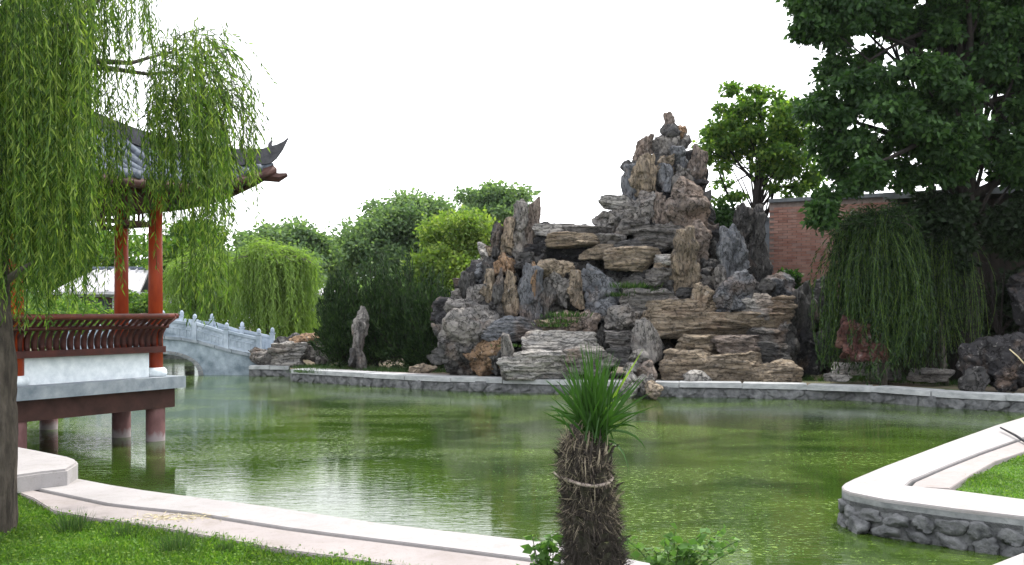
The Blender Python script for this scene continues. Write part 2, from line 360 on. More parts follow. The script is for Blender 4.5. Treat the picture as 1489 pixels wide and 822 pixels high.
prism('paving_strip', shift(ck, .06) + le[::-1] + [gnd(-60, 706)], .312, .11, M['mauve_paving'], near_path, .008)
raised = tag(empty('pond_kerb', (-5, 10, .32)), kind='structure')
prism('kerb_block', [gnd(x, y, .47) for x, y in [(-90, 636), (18, 648), (60, 656), (100, 664), (111, 668), (113.5, 671), (111, 674), (98, 682), (60, 686), (18, 692), (-90, 706)]], .47, .16, M['concrete'], raised, .02)

pen = tag(empty('pavement', (4, 10, .32)), kind='structure')
pf = [gnd(*p) for p in pen_far]; ptip = [gnd(*p) for p in pen_tip]; pfr = [gnd(*p) for p in pen_front]
tail = [gnd(1600, 764), gnd(1600, 738)]
prism('coping', pf + ptip + pfr + tail + [gnd(*p) for p in [(1488, 726), (1381, 712), (1316, 706), (1326, 698), (1374, 678), (1422, 659), (1477, 640), (1540, 618)]], .32, .028, M['concrete'], pen, .008)
prism('kerb_edge', pf + ptip + pfr + tail + [gnd(*p) for p in [(1488, 726), (1381, 712), (1316, 706), (1326, 698), (1374, 678), (1422, 659), (1477, 640), (1540, 618)]], .291, .085, M['edge'], pen, 0)  # same darker course, kerb face shade put into the colour
prism('paving_strip', [gnd(*p) for p in [(1325, 706.5), (1331, 700), (1376, 680.5), (1424, 661.5), (1479, 642), (1542, 620), (1560, 632), (1486, 657), (1447, 670), (1411, 690), (1381, 709)]], .312, .09, M['mauve_paving'], pen, .006)
lawn1 = [gnd(x, y + 6, .27) for x, y in lawn_edge] + [(8, 4), (8, -5), (-14, -5), (-14, 10.0)]
lawn2 = [gnd(1383, 711, .27), gnd(1411, 692, .27), gnd(1447, 671, .27), gnd(1486, 659, .27), gnd(1560, 634, .27), (30, 17), (30, 7), gnd(1600, 737, .27), gnd(1488, 725, .27)]
tag(fill_poly([lawn1], .262, 'lawn', M['lawn']), kind='structure')
tag(fill_poly([lawn2], .262, 'lawn', M['lawn']), kind='structure')

def in_poly(X, Y, poly):
    r = np.zeros(len(X), bool); n = len(poly)
    for i in range(n):
        x1, y1 = poly[i]; x2, y2 = poly[(i + 1) % n]
        c = ((y1 > Y) != (y2 > Y)) & (X < (x2 - x1) * (Y - y1) / (y2 - y1 + 1e-12) + x1); r ^= c
    return r
# stone generator ----------------------------------------------------------
ICO = {}
def ico(sub):
    if sub not in ICO:
        bm = bmesh.new(); bmesh.ops.create_icosphere(bm, subdivisions=sub, radius=1); bm.verts.ensure_lookup_table()
        ICO[sub] = (np.array([v.co[:] for v in bm.verts]), np.array([[v.index for v in f.verts] for f in bm.faces])); bm.free()
    return ICO[sub]
def rock_verts(w, dp, h, style, seed, sub):
    P, Fc = ico(sub); rng = np.random.default_rng(seed)
    k = {'slab': 7.0, 'up': 4.5, 'rock': 3.6}[style]
    Q = P / (np.sum(np.abs(P) ** k, axis=1, keepdims=True) ** (1 / k))
    # planar cuts in the unit frame chisel facets
    ncut = {'slab': 10, 'up': 15, 'rock': 18}[style]
    for _ in range(ncut):
        nrm = rng.normal(size=3)
        if style == 'slab': nrm[2] *= .3
        if style == 'up': nrm[2] *= .6
        nrm /= np.linalg.norm(nrm); t = rng.uniform(.62, 1.05)
        ex = np.maximum(0, Q @ nrm - t); Q = Q - ex[:, None] * nrm
    H = np.array((w, dp, h)) / 2; V = Q * H
    o = rng.uniform(0, 90, 3); s = min(w, h, dp)
    sh = rng.uniform(-.25, .25); V[:, 0] += V[:, 2] * sh * min(1, w / h)          # shear, so outlines differ
    if style == 'up': # taper with height and lean
        zz = (Q[:, 2] + 1) / 2; tp = rng.uniform(.2, .5); V[:, 0] *= 1.1 - tp * zz; V[:, 1] *= 1.1 - tp * zz
        groove = fbm(np.c_[V[:, 0] * 6, V[:, 1] * 6, V[:, 2] * 1.0] + o, seed, 4)
        V[:, :2] *= (1 + .22 * groove)[:, None]
    if style == 'slab':
        warp = .9 * vnoise(V * np.array((.7, .7, 1.5)) + o, seed)
        lay = V[:, 2] / rng.uniform(.085, .14) + warp + .35 * vnoise(V * 3 + o, seed + 2) + rng.uniform(0, 9)
        li = np.floor(lay); fr = lay - li
        blk = np.floor(V[:, 0] / .7 + _hash(li, li * 0, li * 0, seed) * 5 + .3 * vnoise(V * 2 + o, seed + 8))
        off = _hash(li, blk, li * 0, seed) - .5
        crev = np.exp(-(np.minimum(fr, 1 - fr) / .10) ** 2)
        nv = unit(np.c_[Q[:, 0], Q[:, 1], Q[:, 2] * 0])
        V += nv * ((off * .16 - .05 * crev) * min(.9, max(.35, s)))[:, None] * (np.hypot(Q[:, 0], Q[:, 1]) > .35)[:, None]
    big = fbm(V * 1.1 + o, seed + 5, 3); med = fbm(V * 4.2 + o, seed + 9, 4)
    rid = np.abs(vnoise(V * 2.1 + o, seed + 3)); rid2 = np.abs(vnoise(V * 5.0 + o, seed + 4))
    a = min(.6, s); c1 = np.exp(-(rid / .07) ** 2); c2 = np.exp(-(rid2 / .10) ** 2)
    amp = {'slab': .55, 'up': 1.0, 'rock': 1.15}[style]
    V = V + unit(V / H) * ((big * .17 * a + med * .13 * a - c1 * .13 * a - c2 * .05 * a) * amp)[:, None]
    return V, Fc
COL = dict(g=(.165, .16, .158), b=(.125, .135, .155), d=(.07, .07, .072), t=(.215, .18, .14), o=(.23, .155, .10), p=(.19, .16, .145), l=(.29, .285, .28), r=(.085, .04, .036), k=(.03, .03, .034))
seedc = [100]
def rock(x0, y0, x1, y1, style, col, d, parent, name='rock', dpf=None, rot=0, label=None):
    seedc[0] += 1
    ww = x1 - x0; hh = y1 - y0; m = d / F
    dp = (dpf or min(1.5, max(.55, .8 * min(ww, hh * 1.6) * m)))
    dc = d + dp * .4; m = dc / F
    w, h = ww * m * 1.30, hh * m * 1.20
    sub = 5 if max(w, h) > .7 else 4
    if name != 'rock' and max(w, h) < .6: sub = 4
    V, Fc = rock_verts(w, dp, h, style, seedc[0], sub)
    c, s_ = math.cos(rot), math.sin(rot)
    V = np.c_[V[:, 0] * c - V[:, 2] * s_, V[:, 1], V[:, 0] * s_ + V[:, 2] * c]
    pos = at((x0 + x1) / 2, (y0 + y1) / 2, dc)
    o = big_mesh(name, V, Fc, M[{'slab': 'rock_flat', 'up': 'rock_up', 'rock': 'rock'}[style]], parent, True)
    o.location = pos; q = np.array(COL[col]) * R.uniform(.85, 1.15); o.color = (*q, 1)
    if label: o['label'] = label
    return o

# far bank: coping stones and rubble blocks below --------------------------
def polyline_pts(pts, step):
    out = []; P = [np.array(p) for p in pts]; carry = 0.0
    for a, b in zip(P[:-1], P[1:]):
        L = np.linalg.norm(b - a); t = carry
        while t < L: out.append((a + (b - a) * t / L, (b - a) / L)); t += step
        carry = t - L
    return out
bank = tag(empty('pond_wall', (2, 23, .32)), kind='structure')
def course(line, parent, ztop=.32, thick=.11, depth=.5, L=1.35, mat='coping_far', name='coping_stone', over=.06):
    pp = polyline_pts(line, L)
    ends = [p for p, _ in pp] + [np.array(line[-1])]
    for i in range(len(ends) - 1):
        a, b = ends[i], ends[i + 1]; t = (b - a) / np.linalg.norm(b - a); nrm = np.array((-t[1], t[0]))   # away from pond
        j = R.uniform(-.008, .008, 2); q = .006
        pts = [a + t * q - nrm * over, b - t * q - nrm * over, b - t * q + nrm * depth, a + t * q + nrm * depth]
        prism(name, [(p[0], p[1]) for p in pts], ztop + j[0], thick, M[mat], parent, .012)
fe = [gnd(*p) for p in far_edge]
course(fe, bank)
course([gnd(362, 531), gnd(421, 531)], bank, .30, .10, .5, .6)
wide = [(p[0], p[1] + .46) for p in fe[:6]]
course(wide, bank, .305, .06, .55, 2.1, 'mauve_paving', 'paving_slab', .0)
ST = []
for k in range(6):
    V, Fc = rock_verts(1, .6, 1, 'rock', 900 + k, 3); V[:, 1] = np.clip(V[:, 1], -.16, .2) + .02 * fbm(V * 5, k, 2); me = bpy.data.meshes.new('stone')
    me.from_pydata(V.tolist(), [], Fc.tolist()); me.polygons.foreach_set('use_smooth', [True] * len(Fc)); me.materials.append(M['wall_stone']); ST.append(me)
def rubble(line, parent, zc, h, L, n_in=.015):
    for p, t in polyline_pts(line, L):
        o = link('stone', random.choice(ST), parent); nrm = np.array((-t[1], t[0]))
        c = p + t * L / 2 + nrm * n_in
        o.location = (c[0], c[1], zc + random.uniform(-.012, .012)); o.rotation_euler = (0, random.choice((0, math.pi)), math.atan2(t[1], t[0]))
        s = L * random.uniform(1.02, 1.2); o.scale = (s, .34, h * random.uniform(1.15, 1.35))
rubble(fe, bank, .09, .24, .42)
rubble([gnd(362, 531), gnd(421, 531)], bank, .09, .24, .4)
pfl = [gnd(x, y) for x, y in pen_tip[1:] + pen_front + [(1600, 764)]]
rubble(pfl, pen, .155, .12, .22, .02); rubble(pfl, pen, .04, .13, .27, .012)
rubble([gnd(*p) for p in pen_far[::-1][:0] + [(1286, 678), (1240, 697), (1228, 703), (1224, 707)]], pen, .1, .24, .3, .1)
rubble([gnd(x, y, .47) for x, y in [(18, 648), (60, 656), (100, 664), (113, 670)]][::-1], raised, .15, .25, .3, .12)

# ------------------------------------------------------------------ rockery
rk = empty('rockery', (3.2, 24.5, .25), 'tall cemented rockery of layered grey and rust brown stones rising behind the far pond edge', 'rockery')
def dist_of(y, x):
    return 23.6 + (548 - y) / 380 * 3.0 - (x - 700) / 460 * .8
ROCKS = [
 # summit
 (961,165,982,192,'up','p',.3),(963,184,985,206,'rock','d',.1),(983,185,997,208,'rock','o',.25),(955,196,1003,234,'rock','g',.3),(923,198,950,242,'up','p',.35),
 (922,229,958,284,'up','t',-.1),(955,222,980,262,'rock','t',-.05),(975,210,1003,246,'up','b',.0),(1000,215,1027,296,'up','p',.3),(978,238,1004,272,'up','g',-.1),
 (907,250,930,334,'up','b',.3),(974,266,1021,334,'rock','p',-.35),(926,278,948,327,'rock','g',-.1),(944,276,971,322,'up','p',-.2),(960,243,981,280,'up','b',-.1),
 (899,288,932,336,'rock','g',.1),(1010,284,1034,336,'rock','d',.5),(938,318,984,336,'rock','d',.2),
 (873,286,910,303,'slab','l',0),(868,303,916,345,'rock','g',.1),(895,322,935,340,'slab','g',-.1),
 # upper middle
 (915,329,986,366,'slab','g',-.2),(990,328,1032,388,'rock','p',-.2),(979,342,1014,430,'up','t',-.45),(1028,352,1048,398,'rock','d',.5),(1014,372,1040,420,'rock','d',.1),
 (782,327,835,343,'slab','l',-.05),(826,330,873,345,'slab','g',.0),(803,341,872,360,'slab','t',-.25),(871,342,906,357,'slab','g',-.1),(847,356,903,377,'slab','t',-.15),(886,364,955,391,'slab','t',-.35),
 (900,352,960,368,'slab','d',-.1),(950,373,979,385,'slab','l',-.4),(951,383,979,395,'slab','t',-.35),(938,392,979,416,'slab','g',-.4),(944,404,985,430,'rock','d',-.1),
 # left spires
 (744,298,768,375,'up','g',-.1),(762,286,784,372,'up','p',.05),(715,322,733,372,'up','d',.05),(728,322,746,370,'up','t',-.05),(719,366,747,404,'up','o',-.15),
 (695,354,717,384,'rock','l',.4),(700,376,722,410,'up','d',.2),(749,368,779,395,'rock','d',-.1),(776,340,800,390,'rock','d',.3),(731,398,753,460,'up','t',-.3),(717,398,737,466,'up','d',-.25),
 (703,398,721,456,'up','t',-.1),(682,412,707,457,'rock','g',.0),(668,398,697,440,'up','d',.2),(646,436,684,458,'rock','g',.1),(655,420,676,446,'rock','g',.3),(690,386,708,414,'rock','b',.3),
 (758,392,790,462,'up','b',-.35),(770,384,782,440,'up','o',-.45),(780,380,830,402,'rock','t',-.35),(798,399,833,446,'rock','g',-.15),(829,400,850,450,'up','t',-.35),(786,412,806,462,'up','d',-.2),
 (845,390,908,460,'rock','b',-.1),(905,396,945,452,'rock','d',.1),(830,376,875,398,'rock','d',.4),
 # right upright
 (1045,333,1088,408,'up','b',-.3),(1041,398,1088,458,'rock','b',-.5),(1068,298,1092,340,'up','d',.4),(1086,306,1120,420,'up','d',.9),(1036,386,1058,440,'rock','g',-.1),
 (1004,417,1041,458,'rock','t',-.45),(1080,430,1123,456,'slab','l',-.4),(1116,432,1151,458,'slab','t',-.3),(1084,450,1122,466,'slab','g',-.45),(1088,404,1126,438,'rock','d',.2),
 (1118,400,1150,436,'rock','b',.7),
 # waist ledges
 (912,424,982,457,'slab','g',-.35),(942,438,1010,460,'slab','t',-.55),(982,420,1010,445,'slab','d',-.2),(808,447,866,489,'rock','p',-.5),(780,466,818,486,'slab','t',-.4),(712,464,786,494,'slab','b',-.55),(655,456,720,510,'rock','g',-.3),
 (882,450,932,484,'rock','g',-.45),(925,450,958,480,'rock','t',-.4),
 # base
 (966,455,1130,491,'slab','t',-.55),(1092,480,1142,509,'slab','g',-.45),(880,482,926,513,'slab','g',-.45),(917,472,957,530,'up','g',-.75),(886,508,920,531,'slab','d',-.5),
 (982,490,1044,524,'slab','t',-.75),(1038,492,1110,527,'slab','p',-.7),(970,513,1034,550,'slab','t',-.85),(1028,518,1110,555,'slab','t',-.95),(1100,524,1157,556,'slab','t',-.9),(1100,500,1146,530,'slab','d',-.6),
 (770,484,858,516,'slab','l',-.75),(735,513,832,548,'slab','l',-1.0),(822,508,892,548,'slab','g',-.9),(708,488,740,535,'rock','o',-.5),(727,494,750,548,'up','g',-1.1),(712,500,736,545,'rock','d',-.4),
 (628,462,662,500,'rock','d',.0),(632,492,720,535,'rock','d',-.1),(680,500,724,545,'rock','o',-.2),
 (1126,470,1156,540,'rock','d',-.1),(956,486,985,545,'rock','k',.2),(860,470,890,545,'rock','d',.1),
]
for (x0, y0, x1, y1, st, co, dd) in ROCKS:
    rock(x0, y0, x1, y1, st, co, dist_of((y0 + y1) / 2, (x0 + x1) / 2) + dd, rk)
# smaller wedge stones cemented between the big ones, mostly near-black to paint shaded gaps
outline = [(640,540),(640,450),(690,400),(716,340),(745,330),(782,345),(880,345),(880,320),(912,300),(925,235),(960,205),(1000,215),(1024,290),(1034,340),(1095,400),(1140,450),(1150,540)]
rw = np.random.default_rng(404)
cnt = 0
while cnt < 105:
    x, y = rw.uniform(640, 1150), rw.uniform(200, 545)
    if not in_poly(np.array([x]), np.array([y]), outline)[0]: continue
    wd = rw.uniform(18, 42); hg = rw.uniform(16, 38); cnt += 1
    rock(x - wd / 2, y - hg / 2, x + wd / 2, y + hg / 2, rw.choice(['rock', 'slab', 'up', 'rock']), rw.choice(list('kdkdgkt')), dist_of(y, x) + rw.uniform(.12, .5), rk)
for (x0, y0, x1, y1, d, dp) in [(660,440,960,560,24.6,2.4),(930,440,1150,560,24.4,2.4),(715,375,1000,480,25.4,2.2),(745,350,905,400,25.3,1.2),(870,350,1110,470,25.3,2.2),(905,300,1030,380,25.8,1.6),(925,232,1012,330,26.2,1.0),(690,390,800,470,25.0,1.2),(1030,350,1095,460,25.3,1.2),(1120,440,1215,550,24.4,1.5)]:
    rock(x0, y0, x1, y1, 'rock', 'k', d, rk, dpf=dp)  # near-black core stones, shade of the hollows put into their colour

# loose rocks round the pond ------------------------------------------------
def loose(name, parts, label, cat='rock', group=None):
    x0, y0, x1, y1, st, co, d = parts[0]
    if len(parts) == 1:
        o = rock(*parts[0][:4], st, co, d, None, name); return tag(o, label, cat, group)
    xs = [(p[0] + p[2]) / 2 for p in parts]; b = max(parts, key=lambda p: p[3])
    e = empty(name, at(sum(xs) / len(xs), b[3], b[6]), label, cat, group)
    for p in parts: rock(*p[:4], p[4], p[5], p[6], e, 'rock')
    return e
loose('standing_stone', [(510,472,530,535,'up','g',26.7),(517,446,537,494,'up','g',26.9),(508,508,522,534,'up','d',26.5)], 'slender pale grey standing stone in front of the dark conifers on the far bank', 'standing stone')
loose('shore_rockwork', [(905,540,935,578,'rock','l',21.3),(925,545,957,578,'rock','g',21.2),(908,522,932,548,'rock','l',21.5),(926,528,950,553,'rock','p',21.4),(914,505,940,530,'rock','g',21.6),(940,556,956,577,'rock','t',21.0)], 'small pile of pale lilac grey rocks dipping into the water behind the palm', 'rock pile')
loose('white_stone', [(995,541,1029,555,'rock','l',21.9)], 'small whitish stone lying on the far coping at the foot of the brown slabs')
loose('boulder', [(1406,494,1500,566,'rock','k',19.6),(1404,530,1436,566,'rock','d',19.3),(1452,534,1500,568,'rock','k',19.2)], 'big dark blotched boulder on the far bank at the right edge', 'boulder')
loose('boulder', [(1472,392,1520,445,'rock','k',21.6),(1476,430,1530,500,'rock','k',21.3)], 'grey upright rock mass above the boulder at the right edge', 'rock')
loose('flat_stone', [(1212,529,1300,545,'slab','l',22.3),(1262,536,1300,551,'slab','g',22.0)], 'long pale flat stone lying under the weeping shrub', 'flat stone')
loose('flat_stone', [(1196,544,1232,554,'slab','l',21.3)], 'short pale flat stone on the grass beside the far coping', 'flat stone')
loose('flat_stone', [(1330,538,1380,554,'slab','g',21.3)], 'dull grey flat stone between the weeping shrub and the big boulder', 'flat stone')
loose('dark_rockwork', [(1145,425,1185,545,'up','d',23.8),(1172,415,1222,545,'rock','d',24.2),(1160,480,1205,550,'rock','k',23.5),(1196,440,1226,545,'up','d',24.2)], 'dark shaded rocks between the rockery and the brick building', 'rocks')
loose('reddish_rock', [(1216,456,1262,504,'rock','r',20.9),(1228,490,1292,528,'rock','r',20.7)], 'reddish rock at the left foot of the weeping shrub')
loose('bank_rock', [(360,506,402,531,'rock','g',28.7),(392,500,446,532,'slab','l',28.5),(436,503,486,531,'rock','g',28.6),(398,488,444,508,'rock','d',29.2),(440,490,484,510,'rock','g',29.3)], 'long low blue grey layered rock on the bank between bridge and conifers')
loose('bank_rock', [(426,486,468,503,'rock','o',28.9)], 'small orange brown rock lying on top of the low blue grey rock')
for i, (x, y, s, l) in enumerate([(600,538,16,'low rock half buried at the foot of the conifers'),(660,541,20,'low rock just left of the rockery base beside the coping'),(1180,552,14,'low stone in the grass right of the brown slabs')]):
    loose('stone', [(x, y - s * .5, x + s * 1.8, y + s * .4, 'rock', 'tgt'[i], 25.2 - i * 1.0)], l, 'stone')

# ------------------------------------------------------------------ foliage helpers
def leaves(P, D, L, W, rng, fold=.25):
    """leaf-shaped pairs of triangles at points P growing along D"""
    n = len(P); D = unit(D); L = np.broadcast_to(L, n)[:, None]; W = np.broadcast_to(W, n)[:, None]
    Nn = unit(np.cross(D, unit(rng.normal(size=(n, 3))))); B = np.cross(D, Nn)
    mid = P + D * L * .45
    V = np.empty((n, 4, 3)); V[:, 0] = P; V[:, 1] = mid + B * W * .5 + Nn * W * fold; V[:, 2] = P + D * L; V[:, 3] = mid - B * W * .5 + Nn * W * fold
    b = np.arange(n)[:, None] * 4
    Fc = np.concatenate([b + np.array([[0, 1, 2]]), b + np.array([[0, 2, 3]])], 0)
    return V.reshape(-1, 3), Fc
def strands(starts, ends, rng, spacing, L, W, bow=.15, side=.5):
    """hanging leafy shoots from starts to ends; returns leaf points and directions, stem tubes"""
    PP = []; DD = []; paths = []
    for a, b in zip(starts, ends):
        ln = np.linalg.norm(b - a); n = max(4, int(ln / spacing))
        t = np.linspace(0, 1, n)[:, None]
        off = rng.normal(size=3) * bow * ln * np.array((1, 1, .1))
        p = a + (b - a) * t + off * (np.sin(t * math.pi) * .5) + np.array((0, 0, 1.)) * (np.sin(t * math.pi) * .04 * ln)
        tan = unit(np.gradient(p, axis=0))
        ang = rng.uniform(0, 2 * math.pi, (n, 1)); sd = np.c_[np.cos(ang), np.sin(ang), np.zeros((n, 1))]
        PP.append(p + rng.normal(size=p.shape) * .006); DD.append(tan * 1.0 + sd * side + rng.normal(size=p.shape) * .18)
        paths.append(p[:: max(1, n // 7)])
    return np.concatenate(PP), np.concatenate(DD), paths
def stems(paths, r, name, mat, parent):
    V = []; Fc = []; n0 = 0
    for p in paths:
        m = len(p)
        for k in range(3):
            an = 2.094 * k; V.append(p + np.array((math.cos(an) * r, math.sin(an) * r, 0)))
        for k in range(3):
            k2 = (k + 1) % 3
            for i in range(m - 1): Fc.append((n0 + k * m + i, n0 + k2 * m + i, n0 + k2 * m + i + 1, n0 + k * m + i + 1))
        n0 += 3 * m
    o = big_mesh(name, np.concatenate(V), Fc, mat, parent); o['kind'] = 'stuff'; return o
def bez(a, b, c, n=8):
    t = np.linspace(0, 1, n)[:, None]
    return (1 - t) ** 2 * a + 2 * t * (1 - t) * b + t * t * c
def tree(name, label, base, lobes, leafm, barkm='dark_bark', nclump=60, nleaf=9000, L=.16, W=.1, trunk_r=.16, fork=None, clump_r=.32, seed=1, group=None, cat='tree', limbs=14, droop=.3, lean=(0, 0)):
    """tapered trunk, limbs to leaf clumps, crown of small leaves. lobes = [(centre, radii)]"""
    rng = np.random.default_rng(seed); base = np.array(base, float)
    e = empty(name, base, label, cat, group)
    cs = []; tot = sum(r[0] * r[1] * r[2] for _, r in lobes)
    for c, r in lobes:
        k = max(3, int(nclump * r[0] * r[1] * r[2] / tot)); u = unit(rng.normal(size=(k, 3))); rad = rng.uniform(.35, 1.0, (k, 1)) ** .6
        cs.append(np.array(c) + u * rad * np.array(r))
    cs = np.concatenate(cs); cm = cs.mean(0); zmin = cs[:, 2].min()
    fk = np.array(fork) if fork is not None else np.array((cm[0] * .6 + base[0] * .4, cm[1] * .6 + base[1] * .4, base[2] + (zmin - base[2]) * .9 + .2))
    top = cm + np.array((0, 0, (cs[:, 2].max() - cm[2]) * .5))
    mb = MB(); p = np.concatenate([bez(base - (0, 0, .1), base * .5 + fk * .5 + np.array((lean[0], lean[1], 0)), fk, 7), bez(fk, fk * .4 + top * .6 + rng.normal(size=3) * .2, top, 6)[1:]])
    rr = trunk_r * np.concatenate([np.linspace(1.25, .8, 7), np.linspace(.72, .15, 5)])
    mb.tube(p, rr, 10); mb.build('trunk', M[barkm], e, True)
    mb = MB()
    idx = rng.permutation(len(cs))[:limbs * 2]
    for j, i in enumerate(idx):
        q = p[6 + int(rng.integers(-2, 4))]; r0 = trunk_r * (.42 if j < limbs // 2 else .22)
        mid = q * .5 + cs[i] * .5 + rng.normal(size=3) * .12 * np.linalg.norm(cs[i] - q)
        mid[2] -= .0 if j % 2 else .1
        mb.tube(bez(q, mid, cs[i], 7), np.linspace(r0, r0 * .12, 7), 6)
    mb.build('branch', M[barkm], e, True)
    sz = np.mean([np.mean(r) for _, r in lobes]) * clump_r
    per = max(8, nleaf // len(cs)); PP = []; DD = []
    for c in cs:
        s = sz * rng.uniform(.6, 1.3); u = unit(rng.normal(size=(per, 3))); r_ = rng.uniform(0, 1, (per, 1)) ** .45
        u2 = u * np.array((1.15, 1.15, .6)); PP.append(c + u2 * r_ * s * 1.15 + rng.normal(size=(per, 3)) * s * .28); DD.append(u * .8 + np.array((0, 0, -droop)) + rng.normal(size=(per, 3)) * .5)
    V, Fc = leaves(np.concatenate(PP), np.concatenate(DD), L * rng.uniform(.7, 1.25, per * len(cs)), W * rng.uniform(.8, 1.2, per * len(cs)), rng)
    o = big_mesh('crown', V, Fc, M[leafm], e); o['kind'] = 'stuff'
    return e
def lobe(px0, py0, px1, py1, d, dz=None):
    a = at((px0 + px1) / 2, (py0 + py1) / 2, d); rx = (px1 - px0) / 2 / F * d; rz = (py1 - py0) / 2 / F * d
    return (a, (rx, dz or rx * .8, rz))
GZ = .245
def base_at(px, d): return ((px - HX) / F * d, d, GZ)

# ------------------------------------------------------------------ far background
wood_rng = np.random.default_rng(3)
# far-off wood reading as one mass at the horizon
PP = []; 
for i in range(420):
    x = wood_rng.uniform(-75, 75); y = 88 + wood_rng.uniform(0, 14); h = 3.2 + 1.6 * math.sin(x * .21) + wood_rng.uniform(0, 1.6)
    n = 110; u = unit(wood_rng.normal(size=(n, 3))) * wood_rng.uniform(0, 1, (n, 1)) ** .5
    PP.append(np.array((x, y, h * .55)) + u * np.array((2.6, 2.0, h * .6)))
PP = np.concatenate(PP); V, Fc = leaves(PP, wood_rng.normal(size=PP.shape), .6, .4, wood_rng)
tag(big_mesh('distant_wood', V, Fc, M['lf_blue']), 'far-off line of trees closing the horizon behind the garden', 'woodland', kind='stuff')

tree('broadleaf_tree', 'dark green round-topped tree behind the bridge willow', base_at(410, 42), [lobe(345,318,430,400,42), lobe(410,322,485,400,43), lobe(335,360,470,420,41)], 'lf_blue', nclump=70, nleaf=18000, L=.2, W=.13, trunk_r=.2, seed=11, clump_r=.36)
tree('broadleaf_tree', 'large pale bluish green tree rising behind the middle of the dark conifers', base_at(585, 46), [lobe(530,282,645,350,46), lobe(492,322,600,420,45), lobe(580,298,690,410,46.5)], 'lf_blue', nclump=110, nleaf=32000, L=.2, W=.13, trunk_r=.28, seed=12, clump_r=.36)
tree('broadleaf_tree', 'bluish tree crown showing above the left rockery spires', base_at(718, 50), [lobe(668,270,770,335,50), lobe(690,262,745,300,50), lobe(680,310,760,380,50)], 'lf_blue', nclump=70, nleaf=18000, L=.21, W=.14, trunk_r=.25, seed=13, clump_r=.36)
tree('broadleaf_tree', 'low bluish tree left of the gap beside the large pale tree', base_at(490, 48), [lobe(465,352,520,420,48)], 'lf_blue', nclump=30, nleaf=4500, L=.24, W=.16, trunk_r=.14, seed=14)
tree('broadleaf_tree', 'yellow green sunlit tree immediately left of the rockery', base_at(655, 34), [lobe(620,312,712,370,34), lobe(600,360,700,430,33.5), lobe(640,390,700,450,33)], 'lf_yellow', nclump=80, nleaf=19000, L=.16, W=.1, trunk_r=.14, seed=15, clump_r=.42)
tree('broadleaf_tree', 'deep green tree far behind the pavilion columns', base_at(60, 46), [lobe(-40,300,140,420,46), lobe(100,330,240,430,47)], 'lf_mid', nclump=80, nleaf=13000, L=.26, W=.17, trunk_r=.22, seed=16)
tree('broadleaf_tree', 'green tree filling the view behind the right pavilion column', base_at(275, 44), [lobe(220,330,340,430,44)], 'lf_mid', nclump=50, nleaf=8000, L=.24, W=.16, trunk_r=.2, seed=17)
tree('bush', 'rounded green bush below the pale roof seen through the pavilion', base_at(208, 37), [lobe(180,425,240,478,37)], 'lf_mid', nclump=30, nleaf=4000, L=.16, W=.1, trunk_r=.06, seed=18, cat='bush')
tree('bush', 'low hedge bush beyond the pavilion handrail', base_at(90, 37), [lobe(0,440,190,500,37)], 'lf_mid', nclump=40, nleaf=6000, L=.16, W=.1, trunk_r=.06, seed=19, cat='bush')
tree('bush', 'green bush on the bank under the bridge willow', base_at(420, 35), [lobe(380,450,490,512,35)], 'lf_mid', nclump=40, nleaf=6000, L=.14, W=.09, trunk_r=.06, seed=20, cat='bush')
tree('bush', 'broad dark bush filling the ground behind the conifers', base_at(560, 36), [lobe(470,420,690,520,36)], 'lf_blue', nclump=60, nleaf=9000, L=.18, W=.11, trunk_r=.06, seed=21, cat='bush')

# houses far behind
def house(name, label, px0, px1, d, yw, ye, yr, run, win):
    x0, x1 = at(px0, 0, d)[0], at(px1, 0, d)[0]; ze = at(0, ye, d)[2]; zr = at(0, yr, d)[2]
    e = empty(name, ((x0 + x1) / 2, d, GZ), label, 'house')
    MB().box(((x0 + x1) / 2, d + run, (ze + GZ) / 2), (x1 - x0 - .8, run * 2 - .8, ze - GZ)).build('wall', M['render'], e)
    mb = MB(); cx = (x0 + x1) / 2
    for s in (0, 1):
        y0_, y1_ = (d - .2, d + run) if s == 0 else (d + 2 * run + .2, d + run)
        mb.add([(x0, y0_, ze), (x1, y0_, ze), (x1 - .6, y1_, zr), (x0 + .6, y1_, zr), (x0, y0_, ze - .12), (x1, y0_, ze - .12), (x1 - .6, y1_, zr - .15), (x0 + .6, y1_, zr - .15)],
               [(0, 1, 2, 3), (4, 7, 6, 5), (0, 4, 5, 1), (1, 5, 6, 2), (3, 2, 6, 7), (0, 3, 7, 4)])
    rf = mb.build('roof', M['roof_light'], e)
    MB().tube([(x0 + .5, d + run, zr + .03), (x1 - .5, d + run, zr + .03)], .1, 6).build('ridge', M['tile'], rf)
    for i in range(int((x1 - x0) / .5)):
        x = x0 + .25 + i * .5; f = .6 * (1 - 2 * (x - x0) / (x1 - x0))
        MB().tube([(x, d - .2, ze + .03), (x + f, d + run, zr + .02)], .05, 5).build('tile_row', M['roof_light'], rf)
    for wx in win:
        X = at(wx, 0, d)[0]
        fr = MB().box((X, d + .37, (ze + .9) / 2 + .1), (.95, .08, 1.1)).build('window', M['dark_red'], e)
        MB().box((X, d + .32, (ze + .9) / 2 + .1), (.75, .03, .9)).build('pane', M['dark_window'], fr)
    return e
house('house', 'low pale house with light grey tiled roof seen between the pavilion columns', 78, 205, 40, 470, 424, 388, 2.6, (105, 140, 178))
house('house', 'small white gable house right of the second pavilion column far behind', 192, 262, 47, 460, 432, 398, 2.2, (240,))
house('house', 'tiny pale roofed house just right of the bridge willow', 455, 492, 50, 460, 428, 410, 1.6, (470,))
house('house', 'small bluish building glimpsed above the dark conifers', 583, 632, 52, 450, 410, 394, 1.6, (600,))

